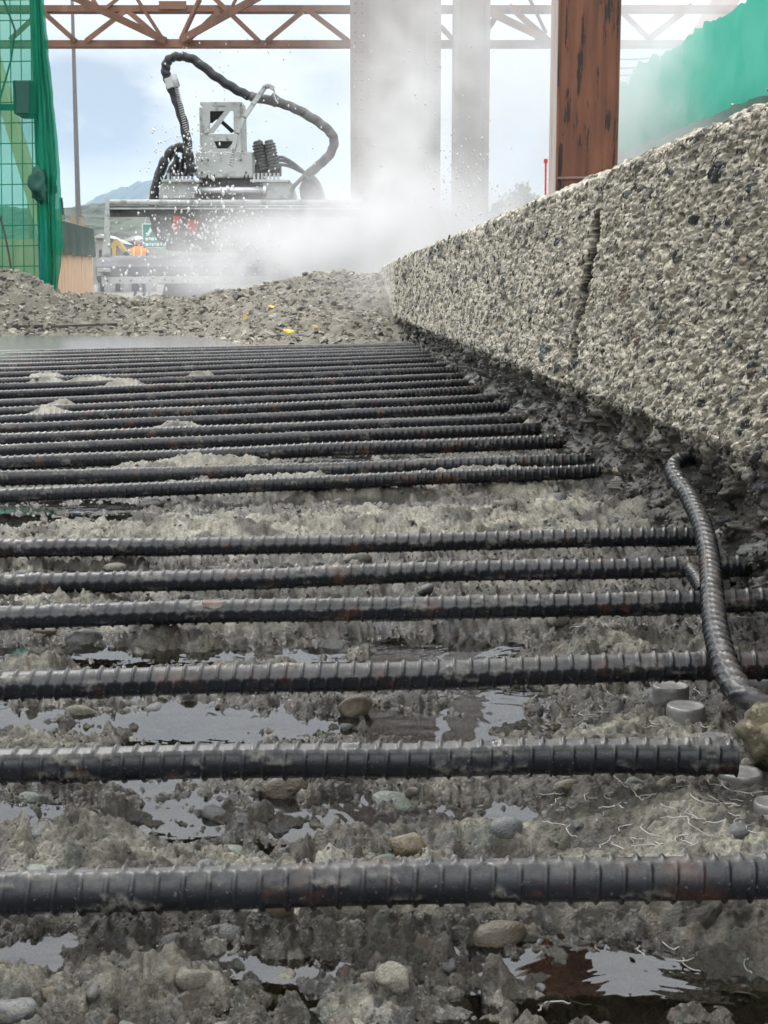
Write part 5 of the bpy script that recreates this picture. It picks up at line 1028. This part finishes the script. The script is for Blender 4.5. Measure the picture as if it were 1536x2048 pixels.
# ------------------------------------------------------------------ drops thrown up by the jet
M_drop = mat('slurry_drop', (.62, .61, .58), (.74, .73, .70), 30, .35)
mb = MB(); rs = random.Random(5)
def drop(px, py, Y, r): mb.ball(P(px, py, Y), r * 1.2, 1, (1, 1, rs.uniform(1, 1.9)), .4)
for _ in range(420):
    u = rs.random(); drop(rs.gauss(395, 70) + 30 * u, rs.gauss(455, 48), rs.uniform(11.0, 11.6), rs.choice((.003, .004, .006, .009)) * rs.uniform(.7, 1.2))
for _ in range(150): drop(rs.uniform(205, 620), rs.uniform(480, 580), rs.uniform(10.6, 11.5), rs.uniform(.003, .010))
for _ in range(160): drop(rs.gauss(930, 35), rs.gauss(370, 60), rs.uniform(10.6, 11.4), rs.uniform(.002, .007))
for _ in range(190): drop(rs.uniform(300, 1000), rs.uniform(60, 420), rs.uniform(10.4, 11.6), rs.uniform(.002, .0055))
for _ in range(160): drop(rs.gauss(370, 30) + rs.gauss(0, 30), rs.uniform(250, 400), rs.uniform(11.2, 11.8), rs.uniform(.003, .007))
props(mb.build('water_drops', M_drop, smooth=True), kind='stuff')

# ------------------------------------------------------------------ spray
def spray():
    m = bpy.data.materials.new('spray_mist'); m.use_nodes = True; nt = m.node_tree; nt.nodes.clear(); N = nt.nodes.new; L = nt.links.new
    out = N('ShaderNodeOutputMaterial'); pv = N('ShaderNodeVolumePrincipled'); pv.inputs['Color'].default_value = (.99, .99, .995, 1); pv.inputs['Anisotropy'].default_value = .35
    geo = N('ShaderNodeNewGeometry'); tot = None
    def M_(op, a, b):
        x = N('ShaderNodeMath'); x.operation = op
        for i, v in enumerate((a, b)):
            if v is None: continue
            if isinstance(v, (int, float)): x.inputs[i].default_value = v
            else: L(v, x.inputs[i])
        return x.outputs[0]
    # px, py, distance, half widths in metres (x, y, z), optical depth through the middle
    PUFF = [(835, 490, 11.4, .42, .7, .24, 3.2), (800, 330, 12.0, .26, .8, .5, 1.0), (835, 120, 12.4, .35, .9, .7, .32), (640, 530, 10.9, .55, .5, .17, 3.0), (480, 560, 10.7, .50, .5, .12, .9), (560, 480, 11.2, .4, .4, .12, .9), (960, 480, 11.5, .50, .8, .26, 1.3), (700, 450, 11.5, .42, .6, .2, 1.1),
            (1290, 310, 13.6, .55, .9, .45, 1.9), (1180, 60, 13.2, 1.0, .9, .8, .7), (940, 250, 12.6, .6, .9, .8, .30), (800, 590, 8.0, .20, .5, .11, .7), (500, 470, 11.5, .30, .4, .12, .5), (1390, 160, 13.0, .6, .9, .5, .8)]
    for (px, py, Y, sx, sy, sz, tau) in PUFF:
        c = P(px, py, Y); s = N('ShaderNodeVectorMath'); s.operation = 'SUBTRACT'; L(geo.outputs['Position'], s.inputs[0]); s.inputs[1].default_value = c
        d = N('ShaderNodeVectorMath'); d.operation = 'DIVIDE'; L(s.outputs[0], d.inputs[0]); d.inputs[1].default_value = (sx, sy, sz)
        q = N('ShaderNodeVectorMath'); q.operation = 'DOT_PRODUCT'; L(d.outputs[0], q.inputs[0]); L(d.outputs[0], q.inputs[1])
        e = M_('MULTIPLY', M_('EXPONENT', M_('MULTIPLY', q.outputs['Value'], -.5), None), tau / (sy * 2.507)); tot = e if tot is None else M_('ADD', tot, e)
    n = N('ShaderNodeTexNoise'); n.inputs['Scale'].default_value = 2.6; n.inputs['Detail'].default_value = 5; n.inputs['Distortion'].default_value = .9; L(geo.outputs['Position'], n.inputs['Vector'])
    r = N('ShaderNodeMapRange'); r.inputs[1].default_value = .38; r.inputs[2].default_value = .64; r.inputs[3].default_value = .15; r.inputs[4].default_value = 1.85; L(n.outputs[0], r.inputs[0])
    L(M_('MULTIPLY', tot, r.outputs[0]), pv.inputs['Density']); L(pv.outputs[0], out.inputs['Volume'])
    o = MB().box((-2.6, 6.8, -.21), (5.2, 15.9, 5.2)).build('spray_mist', m); props(o, kind='stuff')
spray()

# ------------------------------------------------------------------ the air: far hills fade to blue
def air():
    m = bpy.data.materials.new('haze'); m.use_nodes = True; nt = m.node_tree; nt.nodes.clear()
    out = nt.nodes.new('ShaderNodeOutputMaterial'); pv = nt.nodes.new('ShaderNodeVolumePrincipled'); pv.inputs['Color'].default_value = (.60, .79, 1, 1); pv.inputs['Density'].default_value = .00028
    nt.links.new(pv.outputs[0], out.inputs['Volume'])
    props(MB().box((-1600, -60, -2.3), (1600, 2900, 190)).build('haze', m), kind='stuff')
air()
